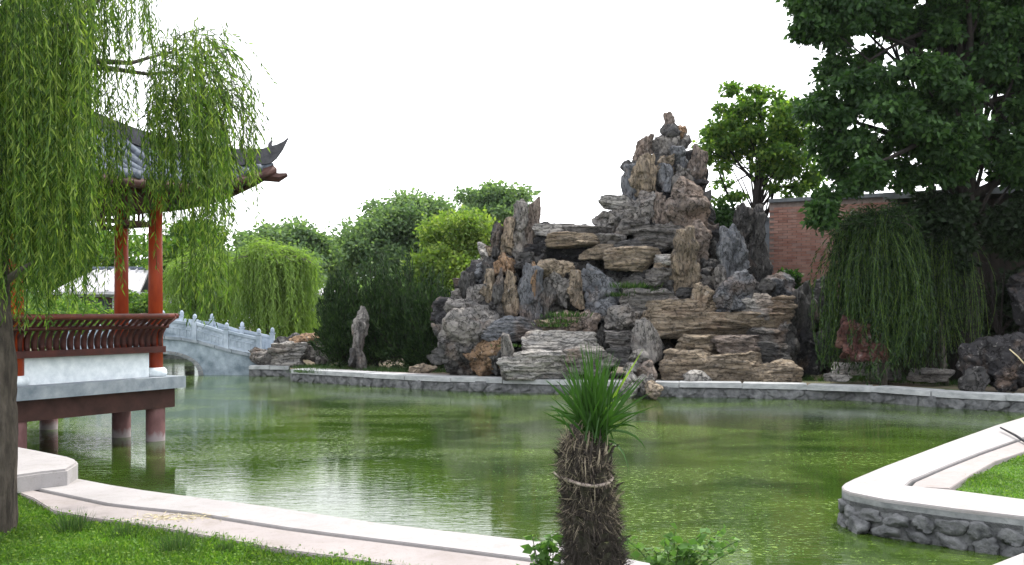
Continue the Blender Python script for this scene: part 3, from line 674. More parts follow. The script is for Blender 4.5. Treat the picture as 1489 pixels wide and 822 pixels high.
# ------------------------------------------------------------------ mid willow, conifers
def willow(name, label, base, top, sx, sz, n, d, L, W, spacing, lmat, ylow, seed, trunk_r=.2, ydep=None):
    rng = np.random.default_rng(seed); base = np.array(base, float); top = np.array(top, float)
    e = empty(name, base, label, 'willow')
    mb = MB(); mb.tube(bez(base - (0, 0, .1), (base + top) / 2 + rng.normal(size=3) * .15, top, 8), np.linspace(trunk_r, trunk_r * .4, 8), 9); mb.build('trunk', M['bark'], e, True)
    st = []; en = []; mb = MB(); crest = []
    nb = max(8, n // 12)
    for i in range(nb):
        az = rng.uniform(0, 2 * math.pi); rr = rng.uniform(.15, 1) ** .6; yl = ylow + max(0, rng.normal() * .5 + .25)
        tip = top + np.array((math.cos(az) * sx * rr, math.sin(az) * (ydep or sx * .8) * rr, sz * (1 - rr ** 2) * rng.uniform(.3, 1) - sz * .25 * rr))
        q = bez(top - (0, 0, .25), (top + tip) / 2 + np.array((0, 0, sz * .55)), tip, 8); mb.tube(q, np.linspace(trunk_r * .22, .006, 8), 5); crest.append(q[1:])
        for k in range(n // nb):
            s = q[int(rng.integers(2, 8))] + rng.normal(size=3) * np.array((.25, .25, .12)) * sx * .22
            out = unit((s - top) * np.array((1, 1, 0)))
            zl = min(s[2] - .25, yl + rng.uniform(0, 1) ** 2 * (s[2] - ylow) * .6)
            st.append(s); en.append(np.array((s[0], s[1], zl)) + out * .10 * (s[2] - zl) + rng.normal(size=3) * .08)
    mb.build('branch', M['bark'], e, True)
    P, D, paths = strands(st, en, rng, spacing, L, W)
    cr = np.concatenate(crest); kx = rng.integers(0, len(cr), len(P) // 5); P = np.concatenate([P, cr[kx] + rng.normal(size=(len(kx), 3)) * np.array((.16, .16, .09))]); D = np.concatenate([D, rng.normal(size=(len(kx), 3)) * np.array((.8, .8, .4)) + np.array((0, 0, -.35))])
    V, Fc = leaves(P, D, L * rng.uniform(.7, 1.2, len(P)), W, rng); o = big_mesh('foliage', V, Fc, M[lmat], e); o['kind'] = 'stuff'
    stems(paths, .004, 'twig', M['lf_willow_far'], e)
    return e
willow('weeping_willow', 'light green weeping willow trailing over the right end of the stone bridge', base_at(395, 32.5), at(392, 378, 32.5), 1.6, .85, 700, 32.5, .17, .035, .055, 'lf_willow_far', .75, 31, .16)
willow('weeping_willow', 'light green weeping willow directly behind the middle of the stone bridge', base_at(300, 33.5), at(300, 388, 33.5), 1.5, .8, 560, 33.5, .17, .035, .055, 'lf_willow_far', 1.1, 32, .15)

def conifer(label, px0, px1, ytop, d, seed):
    rng = np.random.default_rng(seed); cx = (px0 + px1) / 2; w = (px1 - px0) / 2 / F * d; base = np.array(base_at(cx, d)); h = at(0, ytop, d)[2] - GZ
    e = empty('juniper', base, label, 'conifer')
    mb = MB(); mb.tube([base - (0, 0, .05), base + (0, 0, h * .6)], [.07, .03], 6); mb.build('trunk', M['dark_bark'], e, True)
    PP = []; DD = []; mb = MB()
    for i in range(120):
        az = rng.uniform(0, 2 * math.pi); el = rng.uniform(-.05, 1.4); ln = rng.uniform(.45, 1.12) if i % 5 else rng.uniform(1.0, 1.3)
        dr = np.array((math.cos(az) * math.cos(el), math.sin(az) * math.cos(el), math.sin(el)))
        s = base + np.array((rng.normal() * w * .15, rng.normal() * w * .15, rng.uniform(.05, .45) * h))
        tip = s + dr * np.array((w * 1.3, w * 1.0, (base[2] + h - s[2]))) * ln
        q = bez(s, (s + tip) / 2 + np.array((dr[0] * .25, dr[1] * .2, -.15)), tip, 5)
        mb.tube(q, [.02, .016, .012, .008, .004], 4)
        n = 150; t = rng.uniform(.15, 1, n); idx = t * 4; i0 = np.minimum(idx.astype(int), 3); fr = (idx - i0)[:, None]
        p = q[i0] * (1 - fr) + q[i0 + 1] * fr; spread = (.02 + .17 * (1 - t))[:, None]; dl = unit(q[4] - q[2])
        PP.append(p + rng.normal(size=(n, 3)) * spread); DD.append(dl * 1.3 + np.array((0, 0, .3)) + rng.normal(size=(n, 3)) * .5)
    mb.build('branch', M['dark_bark'], e, True)
    P = np.concatenate(PP); V, Fc = leaves(P, np.concatenate(DD), .15 * rng.uniform(.6, 1.4, len(P)), .036, rng)
    o = big_mesh('crown', V, Fc, M['lf_conifer'], e); o['kind'] = 'stuff'; return e
conifer('dark juniper, leftmost of the row beside the standing stone', 468, 525, 402, 28.2, 41)
conifer('dark juniper between the standing stone and the tallest juniper', 505, 590, 392, 28.0, 42)
conifer('tallest dark juniper, in the middle of the row with ragged top', 555, 640, 384, 27.6, 43)
conifer('dark spreading juniper closest to the left end of the rockery', 590, 668, 418, 27.0, 44)

# ------------------------------------------------------------------ stone bridge
def bridge():
    yb = 29.0; X = lambda px: (px - HX) / F * yb; xc = X(240); half = X(386) - xc; D = 1.7
    e = empty('stone_bridge', (xc, yb, 0), 'blue grey humped stone bridge with carved balustrade and round arch, right of the pavilion', 'bridge')
    def deck(x):
        u = abs(x - xc) / half; return .56 + .54 * (0.5 + 0.5 * math.cos(math.pi * min(1, u * .98)))
    ar = X(289) - xc; ah = .60
    xs = list(np.linspace(xc - half, xc + half, 61))
    def arch(x):
        u = (x - xc) / ar; return -.3 if abs(u) >= 1 else ah * math.sqrt(1 - u * u)
    xs = sorted(set(xs + [xc + ar * math.cos(a) for a in np.linspace(0, math.pi, 25)] + [xc - ar - .001, xc + ar + .001]))
    mb = MB(); m = len(xs)
    V = []
    for y in (yb, yb + D):
        for x in xs: V += [(x, y, arch(x)), (x, y, deck(x))]
    Fc = []
    for i in range(m - 1):
        a = 2 * i; b = 2 * (i + 1); A = a + 2 * m; B = b + 2 * m
        Fc += [(a, b, b + 1, a + 1), (A, A + 1, B + 1, B), (a + 1, b + 1, B + 1, A + 1), (a, A, B, b)]
    Fc += [(0, 1, 2 * m + 1, 2 * m), (2 * m - 2, 4 * m - 2, 4 * m - 1, 2 * m - 1)]
    mb.add(V, Fc); mb.build('body', M['bridge_body'], e)
    # arch ring, stone by stone
    N = 15
    for k in range(N):
        a0 = math.pi * k / N + .012; a1 = math.pi * (k + 1) / N - .012; P = []
        for y in (yb - .035, yb + .25):
            for a, s in ((a0, 1.0), (a1, 1.0), (a1, 1.14), (a0, 1.14)):
                P.append((xc + ar * s * math.cos(a), y, ah * (s + .03) * math.sin(a) - .0))
        MB().add(P, [(0, 1, 2, 3), (7, 6, 5, 4), (0, 4, 5, 1), (1, 5, 6, 2), (2, 6, 7, 3), (3, 7, 4, 0)]).build('arch_stone', M['edge'], e)
    # string course under the balustrade
    for yy in (yb - .05, yb + D - .05):
        for i in range(12):
            xa = xc - half + 2 * half * i / 12 + .008; xb = xc - half + 2 * half * (i + 1) / 12 - .008
            P = []
            for y in (yy, yy + .14):
                P += [(xa, y, deck(xa) - .05), (xb, y, deck(xb) - .05), (xb, y, deck(xb) + .035), (xa, y, deck(xa) + .035)]
            MB().add(P, [(0, 1, 2, 3), (7, 6, 5, 4), (0, 4, 5, 1), (1, 5, 6, 2), (2, 6, 7, 3), (3, 7, 4, 0)]).build('string_course', M['slab_grey'], e)
    px = [376 - 46.5 * k for k in range(7)]
    for s, (yy, off) in enumerate(((yb + .02, 0), (yb + D - .02, 0))):
        posts = []
        for p in px:
            x = X(p); z = deck(x); posts.append((x, z))
            mb = MB(); mb.box((x, yy, z + .28), (.13, .13, .62)); mb.box((x, yy, z + .61), (.16, .16, .035)); mb.tube([(x, yy, z + .62), (x, yy, z + .66), (x, yy, z + .74), (x, yy, z + .79)], [.04, .065, .06, .02], 8)
            mb.build('baluster_post', M['bridge'], e)
        for (xa, za), (xb, zb) in zip(posts[:-1], posts[1:]):
            xa, xb, za, zb = xb + .07, xa - .07, zb, za      # left, right
            def bar(u0, u1, h0, h1, t, mbb):
                P = []
                for y in (yy - t / 2, yy + t / 2):
                    for u, h in ((u0, h0), (u1, h0), (u1, h1), (u0, h1)):
                        P.append((xa + (xb - xa) * u, y, za + (zb - za) * u + h))
                mbb.add(P, [(0, 1, 2, 3), (7, 6, 5, 4), (0, 4, 5, 1), (1, 5, 6, 2), (2, 6, 7, 3), (3, 7, 4, 0)])
            mb = MB(); bar(0, 1, .03, .5, .05, mb); pn = mb.build('balustrade_panel', M['bridge'], e)
            mb = MB(); bar(0, 1, .46, .54, .11, mb); bar(0, 1, .30, .33, .085, mb); bar(0, 1, .03, .08, .09, mb)
            for k in range(4): bar(k / 4 + .0, k / 4 + .035, .08, .3, .084, mb)
            for k in range(4): bar(k / 4 + .10, k / 4 + .19, .13, .25, .078, mb); bar(k / 4 + .06, k / 4 + .2, .36, .43, .075, mb)
            mb.build('carving', M['bridge'], pn)
    return e
bridge()

# ------------------------------------------------------------------ pavilion on the water
def pavilion():
    u = np.array((.53, .85, 0)); u /= np.linalg.norm(u); v = np.array((u[1], -u[0], 0)); Z = np.array((0, 0, 1.))
    B = np.array((-5.22, 14.5, 0)); SD = 4.3; c = B - (u + v) * SD / 2
    e = empty('water_pavilion', (c[0], c[1], 0), 'red columned pavilion with grey upturned tiled roof standing on pillars in the pond', 'pavilion')
    ax = (u, v, Z)
    dz = .94
    # deck, under-beams and pillars
    MB().box(c + Z * (dz - .085), (SD + .60, SD + .60, .17), ax).build('deck', M['slab_grey'], e)
    for s, w_ in (('u', v), ('v', u)):
        for sg in (-1, 1):
            axx = u if s == 'u' else v
            MB().box(c + w_ * sg * (SD / 2 + .02) + Z * (dz - .17 - .145), (SD + .45 if s == 'u' else .26, .26 if s == 'u' else SD + .02, .285), (u, v, Z)).build('beam', M['beam_brown'], e)
    # bevelled bracket under the visible corner
    pil = [B, B - v * .78, B - u * 2.15, B - u * 4.3, B - v * 4.3, B - v * 4.3 - u * 4.3, B - v * 2.6, B - u * 2.15 - v * 2.2]
    for p in pil:
        MB().tube([p + Z * (-.4), p + Z * .2, p + Z * .5], .135, 16, False).build('pillar', M['pillar'], e, True)
    # columns
    cols = [B, B - v * .78, B - u * 2.15, B - u * 4.3, B - v * 4.3, B - v * 4.3 - u * 4.3, B - v * 4.3 - u * 2.15]
    for p in cols:
        MB().tube([p + Z * dz, p + Z * (dz + .05), p + Z * (dz + .10), p + Z * (dz + .13)], [.15, .165, .155, .12], 18).build('column_base', M['white_wall'], e, True)
        MB().tube([p + Z * (dz + .12), p + Z * 3.7], [.105, .095], 18).build('column', M['red'], e, True)
    # lintels and hanging frieze below the eaves
    for a, b in ((B, B - u * 4.3), (B, B - v * 4.3), (B - v * 4.3, B - (u + v) * 4.3), (B - u * 4.3, B - (u + v) * 4.3)):
        mid = (a + b) / 2; along_u = abs((a - b) @ u) > 1
        sz = (4.3, .10, .22) if along_u else (.10, 4.3, .22)
        MB().box(mid + Z * 3.48, sz, ax).build('lintel', M['dark_red'], e)
        sz = (4.2, .06, .06) if along_u else (.06, 4.2, .06); MB().box(mid + Z * 3.16, sz, ax).build('frieze_rail', M['dark_red'], e)
        dr = (b - a) / 4.3
        for k in range(22): MB().box(a + dr * (.1 + k * .19) + Z * 3.28, (.025, .025, .2), ax).build('lattice_bar', M['dark_red'], e)
    # seat wall, seat and curved backrest along the front, short return at the corner
    def bench(a, b, out, wall=True):
        dr = (b - a); L = np.linalg.norm(dr); dr = dr / L; mid = (a + b) / 2; A = (dr, out, Z)
        if wall:
            MB().box(mid - dr * .06 + Z * (dz + .185), (L - .2, .12, .37), A).build('seat_wall', M['white_wall'], e)
            MB().box(mid - dr * .06 + out * .0 + Z * (dz + .40), (L + .0, .3, .055), A).build('seat', M['dark_red'], e)
            MB().box(mid + out * .155 + Z * (dz + .40), (L + .1, .03, .09), A).build('seat_edge', M['dark_red'], e)
        n = int(L / .10)
        for k in range(n + 1):
            s = a + dr * (L * k / n)
            path = []; rr = .033
            for t in np.linspace(0, 1, 7):
                path.append(s + out * (.10 + .26 * t ** 1.2 - .10 * math.sin(t * math.pi)) + Z * (dz + .43 + .43 * t))
            MB().tube(path, [rr * (1.0 + .35 * math.sin(i)) for i in range(7)], 5).build('baluster', M['dark_red'], e, True)
        MB().tube([a + out * .37 + Z * (dz + .88) - dr * .05, b + out * .37 + Z * (dz + .88) + dr * .02], .04, 8).build('handrail', M['rail'], e, True)
        MB().tube([a + out * .20 + Z * (dz + .73), b + out * .20 + Z * (dz + .73) + dr * .02], .03, 8).build('middle_rail', M['dark_red'], e, True)
    bench(B - u * 4.3, B, v)
    bench(B + u * .0 - v * .78, B, u, False)
    bench(B - v * 4.3, B - v * 4.3 - u * 4.3, -v)
    # roof
    E = 3.24; ze, za, up = 3.66, 5.8, .46
    def rz(t, s): return ze + (za - ze) * (1 - t) ** 1.45 + up * abs(s) ** 4 * t ** 3
    def pt(f, t, s):
        A, O = f; ex = .10 * abs(s) ** 6 * t ** 3
        return c + A * (s * t * (E + ex)) + O * (t * (E + ex)) + Z * rz(t, s)
    faces = [(u, v), (-v, u), (-u, -v), (v, -u)]
    rf = MB(); NT, NS = 14, 24
    for f in faces:
        V = []; n0 = 0
        for i in range(NT + 1):
            for j in range(NS + 1): V.append(pt(f, max(.001, i / NT), -1 + 2 * j / NS))
        Fc = [(i * (NS + 1) + j, (i + 1) * (NS + 1) + j, (i + 1) * (NS + 1) + j + 1, i * (NS + 1) + j + 1) for i in range(NT) for j in range(NS)]
        rf.add(V, Fc)
        V2 = [p - Z * .13 for p in V]; rf.add(V2, [q[::-1] for q in Fc])
        m = NT * (NS + 1)
        rf.add([V[m + j] for j in range(NS + 1)] + [V2[m + j] for j in range(NS + 1)], [(j, NS + 1 + j, NS + 2 + j, j + 1) for j in range(NS)])
    roof = rf.build('roof', M['tile'], e, True)
    for fi, f in enumerate(faces):
        step = .2; K = int(E / step)
        for k in range(-K, K + 1):
            a = k * step; t0 = max(.03, abs(a) / E + .015)
            if t0 > .97: continue
            ts = np.linspace(t0, 1.0, 9 if fi < 2 else 6)
            path = [pt(f, t, a / (t * E)) + Z * .012 for t in ts]
            path.append(path[-1] + f[1] * .05)
            o = MB().tube(path, .058, 6).build('tile_row', M['tile'], roof, True)
        # rafters under the eaves
        if fi < 2:
            for k in range(-12, 13):
                a = k * .26; s = a / E
                p0 = pt(f, .97, s) - Z * .19; p1 = pt(f, .72, s * .97 / .72 if abs(s * .97 / .72) < 1 else math.copysign(1, s)) - Z * .19
                MB().tube([p0, p1], .035, 5).build('rafter', M['dark_red'], roof)
        path = [pt(f, 1.0, s) - Z * .10 + f[1] * .01 for s in np.linspace(-1, 1, 19)]
        MB().tube(path, .07, 5).build('eave_board', M['beam_brown'], roof, True)
    for (a, o) in ((u, v), (-v, u), (-u, -v), (v, -u)):
        # hip ridge from apex to corner, then the upswept horn
        ts = np.linspace(.03, .97, 16)
        pth = [pt((a, o), t, 1.0) + Z * .11 for t in ts]
        dgl = (a + o) / np.linalg.norm(a + o); endp = pth[-1]
        V = []; n = len(pth); perp = np.cross(dgl, Z)
        horn = [endp + dgl * .10 + Z * .03, endp + dgl * .20 + Z * .09, endp + dgl * .29 + Z * .18, endp + dgl * .37 + Z * .30]
        full = pth + horn; wd = [.075] * n + [.07, .055, .035, .012]; ht = [.12] * n + [.13, .10, .06, .012]
        for p, w_, h_ in zip(full, wd, ht):
            V += [p - perp * w_ - Z * h_, p + perp * w_ - Z * h_, p + perp * w_ * .8 + Z * h_, p - perp * w_ * .8 + Z * h_]
        Fc = []
        for i in range(len(full) - 1):
            for k in range(4): Fc.append((4 * i + k, 4 * i + (k + 1) % 4, 4 * i + 4 + (k + 1) % 4, 4 * i + 4 + k))
        Fc += [(3, 2, 1, 0), tuple(4 * (len(full) - 1) + k for k in range(4))]
        h = MB().add(V, Fc).build('hip_ridge', M['ridge'], roof)
        # small ornaments stepping along the horn
        mb = MB()
        for i in range(4):
            q = pth[-1 - i] if i else endp + dgl * .1
            mb.tube([q + Z * .1, q + Z * (.2), q + dgl * .03 + Z * .26], [.04, .03, .01], 5)
        mb.build('ridge_ornament', M['ridge'], h)
        # corner beam poking out beneath the eave
        p0 = pt((a, o), .7, 1.0) - Z * .2; p1 = pt((a, o), 1.0, 1.0) - Z * .22 + dgl * .08
        MB().tube([p0, p1, p1 + dgl * .12 + Z * .05], [.09, .075, .03], 6).build('corner_beam', M['beam_brown'], roof)
    MB().tube([c + Z * 5.6, c + Z * 5.85, c + Z * 6.0, c + Z * 6.25, c + Z * 6.5], [.25, .28, .13, .17, .02], 14).build('finial', M['ridge'], roof, True)
    return e
pavilion()

# ------------------------------------------------------------------ brick building at the right
def brick_building():
    P0 = np.array((7.12, 27.4, 0)); P1 = np.array((10.6, 25.52, 0)); dr = P1 - P0; L = np.linalg.norm(dr); dr /= L; nrm = np.array((dr[1], -dr[0], 0)); Z = np.array((0, 0, 1.))
    top = 4.86
    e = empty('brick_building', (8.9, 26.5, GZ), 'red brick building with flat capped roof between rockery and weeping shrub', 'building')
    mid = (P0 + P1) / 2 - nrm * 2.5
    MB().box(mid + Z * (top / 2), (L, 5.0, top), (dr, nrm, Z)).build('wall_core', M['mortar'], e)
    pitch_x, pitch_z = .25, .072
    me = bpy.data.meshes.new('brick'); bb = MB().box((0, 0, 0), (.238, .05, .06)); me.from_pydata(bb.v, [], bb.f); me.materials.append(M['brick'])
    cand = []; rest = MB()
    wn0, wn1, wz0, wz1 = 6.05, 6.65, 2.55, 4.1
    for r in range(int((top - .35) / pitch_z)):
        z = .3 + r * pitch_z
        for k in range(int(L / pitch_x)):
            x = k * pitch_x + (.125 if r % 2 else 0) + .13
            if x > L - .12: continue
            if False and wn0 - .1 < x < wn1 + .1 and wz0 < z < wz1: continue
            p = P0 + dr * x + nrm * (.012 + random.uniform(-.004, .005)) + Z * z
            px = HX + p[0] / p[1] * F; py = HY - (z - EYE) / p[1] * F
            vis = 1118 < px < 1212 and py < 424
            cand.append((0 if vis else 1, abs(px - 1165) + abs(py - 350), tuple(p)))
    cand.sort(); rz = math.atan2(dr[1], dr[0])
    for i, (_, _, p) in enumerate(cand):
        if i < 300:
            o = link('brick', me, e); o.location = Vector(p) - e.location; o.matrix_parent_inverse.identity(); o.rotation_euler = (0, 0, rz)
        else: rest.box(p, (.238, .05, .06), (dr, nrm, Z))
    o = rest.build('brickwork', M['brick'], e); o['kind'] = 'stuff'
    for k in range(4):
        a = P0 + dr * (L * (k + .5) / 4) ; MB().box(a - nrm * .15 + Z * (top + .05), (L / 4 - .01, .55, .10), (dr, nrm, Z)).build('coping_slab', M['cap'], e)
    MB().box(mid + Z * (top + .03), (L - .1, 4.6, .05), (dr, nrm, Z)).build('roof', M['cap'], e)
    return e
brick_building()
def shade_hall():  # added hall, its boards painted near-black where the wall lies in shade
    P0 = np.array((9.75, 25.25, 0)); P1 = np.array((15.4, 22.2, 0)); dr = P1 - P0; L = np.linalg.norm(dr); dr /= L; nrm = np.array((dr[1], -dr[0], 0)); Z = np.array((0, 0, 1.)); A = (dr, nrm, Z)
    e = empty('timber_hall', (12.5, 23.7, GZ), 'dark boarded hall with overhanging eave and one white framed window under the big tree', 'building')
    top = 4.62; mid = (P0 + P1) / 2
    MB().box(mid - nrm * 1.2 + Z * top / 2, (L, 2.2, top), A).build('wall', M['dark_board'], e)
    nb = int(L / .2); w0, w1, z0, z1 = 3.1, 3.75, 2.85, 3.85
    for k in range(nb):
        x = (k + .5) * L / nb; d_ = random.uniform(0, .012)
        segs = [(GZ, top)] if not (w0 < x < w1) else [(GZ, z0), (z1, top)]
        for a, b in segs: MB().box(P0 + dr * x + nrm * (-.08 + d_) + Z * (a + b) / 2, (L / nb - .014, .04, b - a), A).build('board', M['dark_board'], e)
    wc = P0 + dr * (w0 + w1) / 2 + Z * (z0 + z1) / 2 - nrm * .07
    wf = MB().box(wc, (.72, .03, z1 - z0), A).build('window', M['dark_window'], e)
    for s in (-.33, 0, .33): MB().box(wc + dr * s + nrm * .03, (.04, .04, z1 - z0), A).build('frame', M['white_paint'] if s == 0 else M['dark_board'], wf)
    MB().box(wc + nrm * .12 - Z * ((z1 - z0) / 2 + .04), (1.0, .2, .06), A).build('sill', M['cap'], wf)
    MB().box(mid - nrm * .6 + Z * (top + .12), (L + .3, 2.9, .10), A).build('roof', M['dark_board'], e)
    MB().box(mid + nrm * .86 + Z * (top + .11), (L + .3, .04, .16), A).build('fascia', M['cap'], e)
shade_hall()
# grey side wall left of the brick building
sw = empty('garden_wall', (6.6, 28, GZ), 'plain grey rendered wall joining the left end of the brick building', 'wall')
MB().box((6.2, 28.2, 2.35), (2.2, .24, 4.2)).build('wall', M['slab_grey'], sw)
MB().box((6.2, 28.2, 4.49), (2.2, .36, .08)).build('cap', M['cap'], sw)

# ------------------------------------------------------------------ trees at the right
tree('broadleaf_tree', 'medium green open-branched tree directly behind the rockery summit', base_at(1082, 28.0),
     [lobe(1018,150,1110,235,28), lobe(1070,130,1175,260,28), lobe(1110,190,1190,300,28), lobe(1005,195,1070,250,28), lobe(1030,255,1075,330,28.3), lobe(1045,118,1115,170,28)],
     'lf_mid', nclump=150, nleaf=12500, L=.15, W=.10, trunk_r=.14, fork=at(1102, 268, 28), seed=51, clump_r=.27, limbs=26, droop=.4)
tree('broadleaf_tree', 'huge dark green tree overhanging the brick building at the right', base_at(1402, 22.2),
     [lobe(1150,-60,1300,130,22), lobe(1170,90,1330,260,21.5), lobe(1260,-150,1480,60,22), lobe(1290,60,1420,230,21), lobe(1390,-120,1560,90,22), lobe(1440,130,1560,280,21.5),
      lobe(1190,215,1290,290,20.8), lobe(1280,190,1420,275,21.2), lobe(1195,-150,1400,-20,22.5), lobe(1400,170,1530,270,22), lobe(1178,260,1225,330,20.5), lobe(1430,40,1560,180,21.4), lobe(1340,0,1480,120,21.6)],
     'lf_dark', nclump=420, nleaf=115000, L=.15, W=.10, trunk_r=.30, fork=at(1402, 235, 22.2), seed=52, clump_r=.235, limbs=40, droop=.5)
willow('weeping_shrub', 'dark green weeping shrub hanging in a curtain in front of the brick wall', base_at(1285, 21.5), at(1275, 332, 21.5), 1.0, .7, 620, 21.5, .13, .032, .05, 'lf_weep', .45, 53, .09)
willow('weeping_shrub', 'very dark weeping shrub between the curtain shrub and the right edge boulder', base_at(1375, 21.8), at(1368, 350, 22.0), .75, .5, 340, 21.5, .12, .028, .05, 'lf_climber2', .4, 54, .09)
tree('bush', 'dark leafy bush massed under the window at the right edge', base_at(1470, 22.3), [lobe(1440,400,1530,490,22.8), lobe(1380,420,1460,500,23.0), lobe(1310,284,1418,345,21.9), lobe(1380,290,1422,400,21.6), lobe(1445,280,1540,370,21.8)], 'lf_climber', nclump=110, nleaf=22000, L=.15, W=.1, trunk_r=.06, seed=55, cat='bush')  # added leaf masses whose near-black tone darkens the wall behind
tree('bush', 'dark small-leaved bush growing at the foot of the rockery on its right', base_at(1165, 24.6), [lobe(1125,395,1165,440,25.3)], 'lf_dark', nclump=16, nleaf=1600, L=.12, W=.08, trunk_r=.03, seed=56, cat='bush')
tree('bush', 'green undergrowth behind the right shoulder of the rockery', base_at(1045, 27.3), [lobe(1015,300,1085,390,27.2)], 'lf_dark', nclump=30, nleaf=3500, L=.15, W=.1, trunk_r=.04, seed=57, cat='bush')

# greenery on the far bank and on the rockery ledges
def tufts(name, spots, label, cat, mat, h, seed, n=60, spread=.2, wid=.012):
    rng = np.random.default_rng(seed); PP = []; DD = []; LL = []
    for (p, s) in spots:
        k = int(n * s); q = rng.normal(size=(k, 3)) * np.array((spread, spread, 0)) * s; PP.append(np.array(p) + q)
        DD.append(unit(q + 1e-6) * .5 + np.array((0, 0, 1.)) + rng.normal(size=(k, 3)) * .2); LL.append(rng.uniform(.5, 1.1, k) * h * s)
    V, Fc = leaves(np.concatenate(PP), np.concatenate(DD), np.concatenate(LL), wid, rng)
    return tag(big_mesh(name, V, Fc, M[mat]), label, cat, kind='stuff')
sp = []
rr = np.random.default_rng(77)
for k in range(150):
    x = rr.uniform(430, 720); g_ = gnd(x, rr.uniform(531, 540)); sp.append(((g_[0], g_[1] + .3, GZ), rr.uniform(.5, 1.1)))
for k in range(170):
    x = rr.uniform(1120, 1500); g_ = gnd(x, 549 + (x - 1120) / 380 * 12 - rr.uniform(0, 8)); sp.append(((g_[0], g_[1] + .25, GZ), rr.uniform(.5, 1.2)))
tufts('bank_grass', sp, 'rough grass growing along the top of the far bank', 'grass', 'grass_dark', .16, 61)
sp = [(at(x, y, d), s) for x, y, d, s in [(815,470,23.7,1.4),(822,462,23.8,1.5),(805,476,23.6,1.2),(920,420,24.0,1.6),(935,428,24.0,1.4),(908,432,24.0,1.2),(740,505,23.2,.8),(1040,352,25.5,1.2)]]
tufts('ledge_plants', sp, 'small green plants growing in crevices of the rockery', 'plants', 'grass_dark', .13, 62, 130, .15, .03)

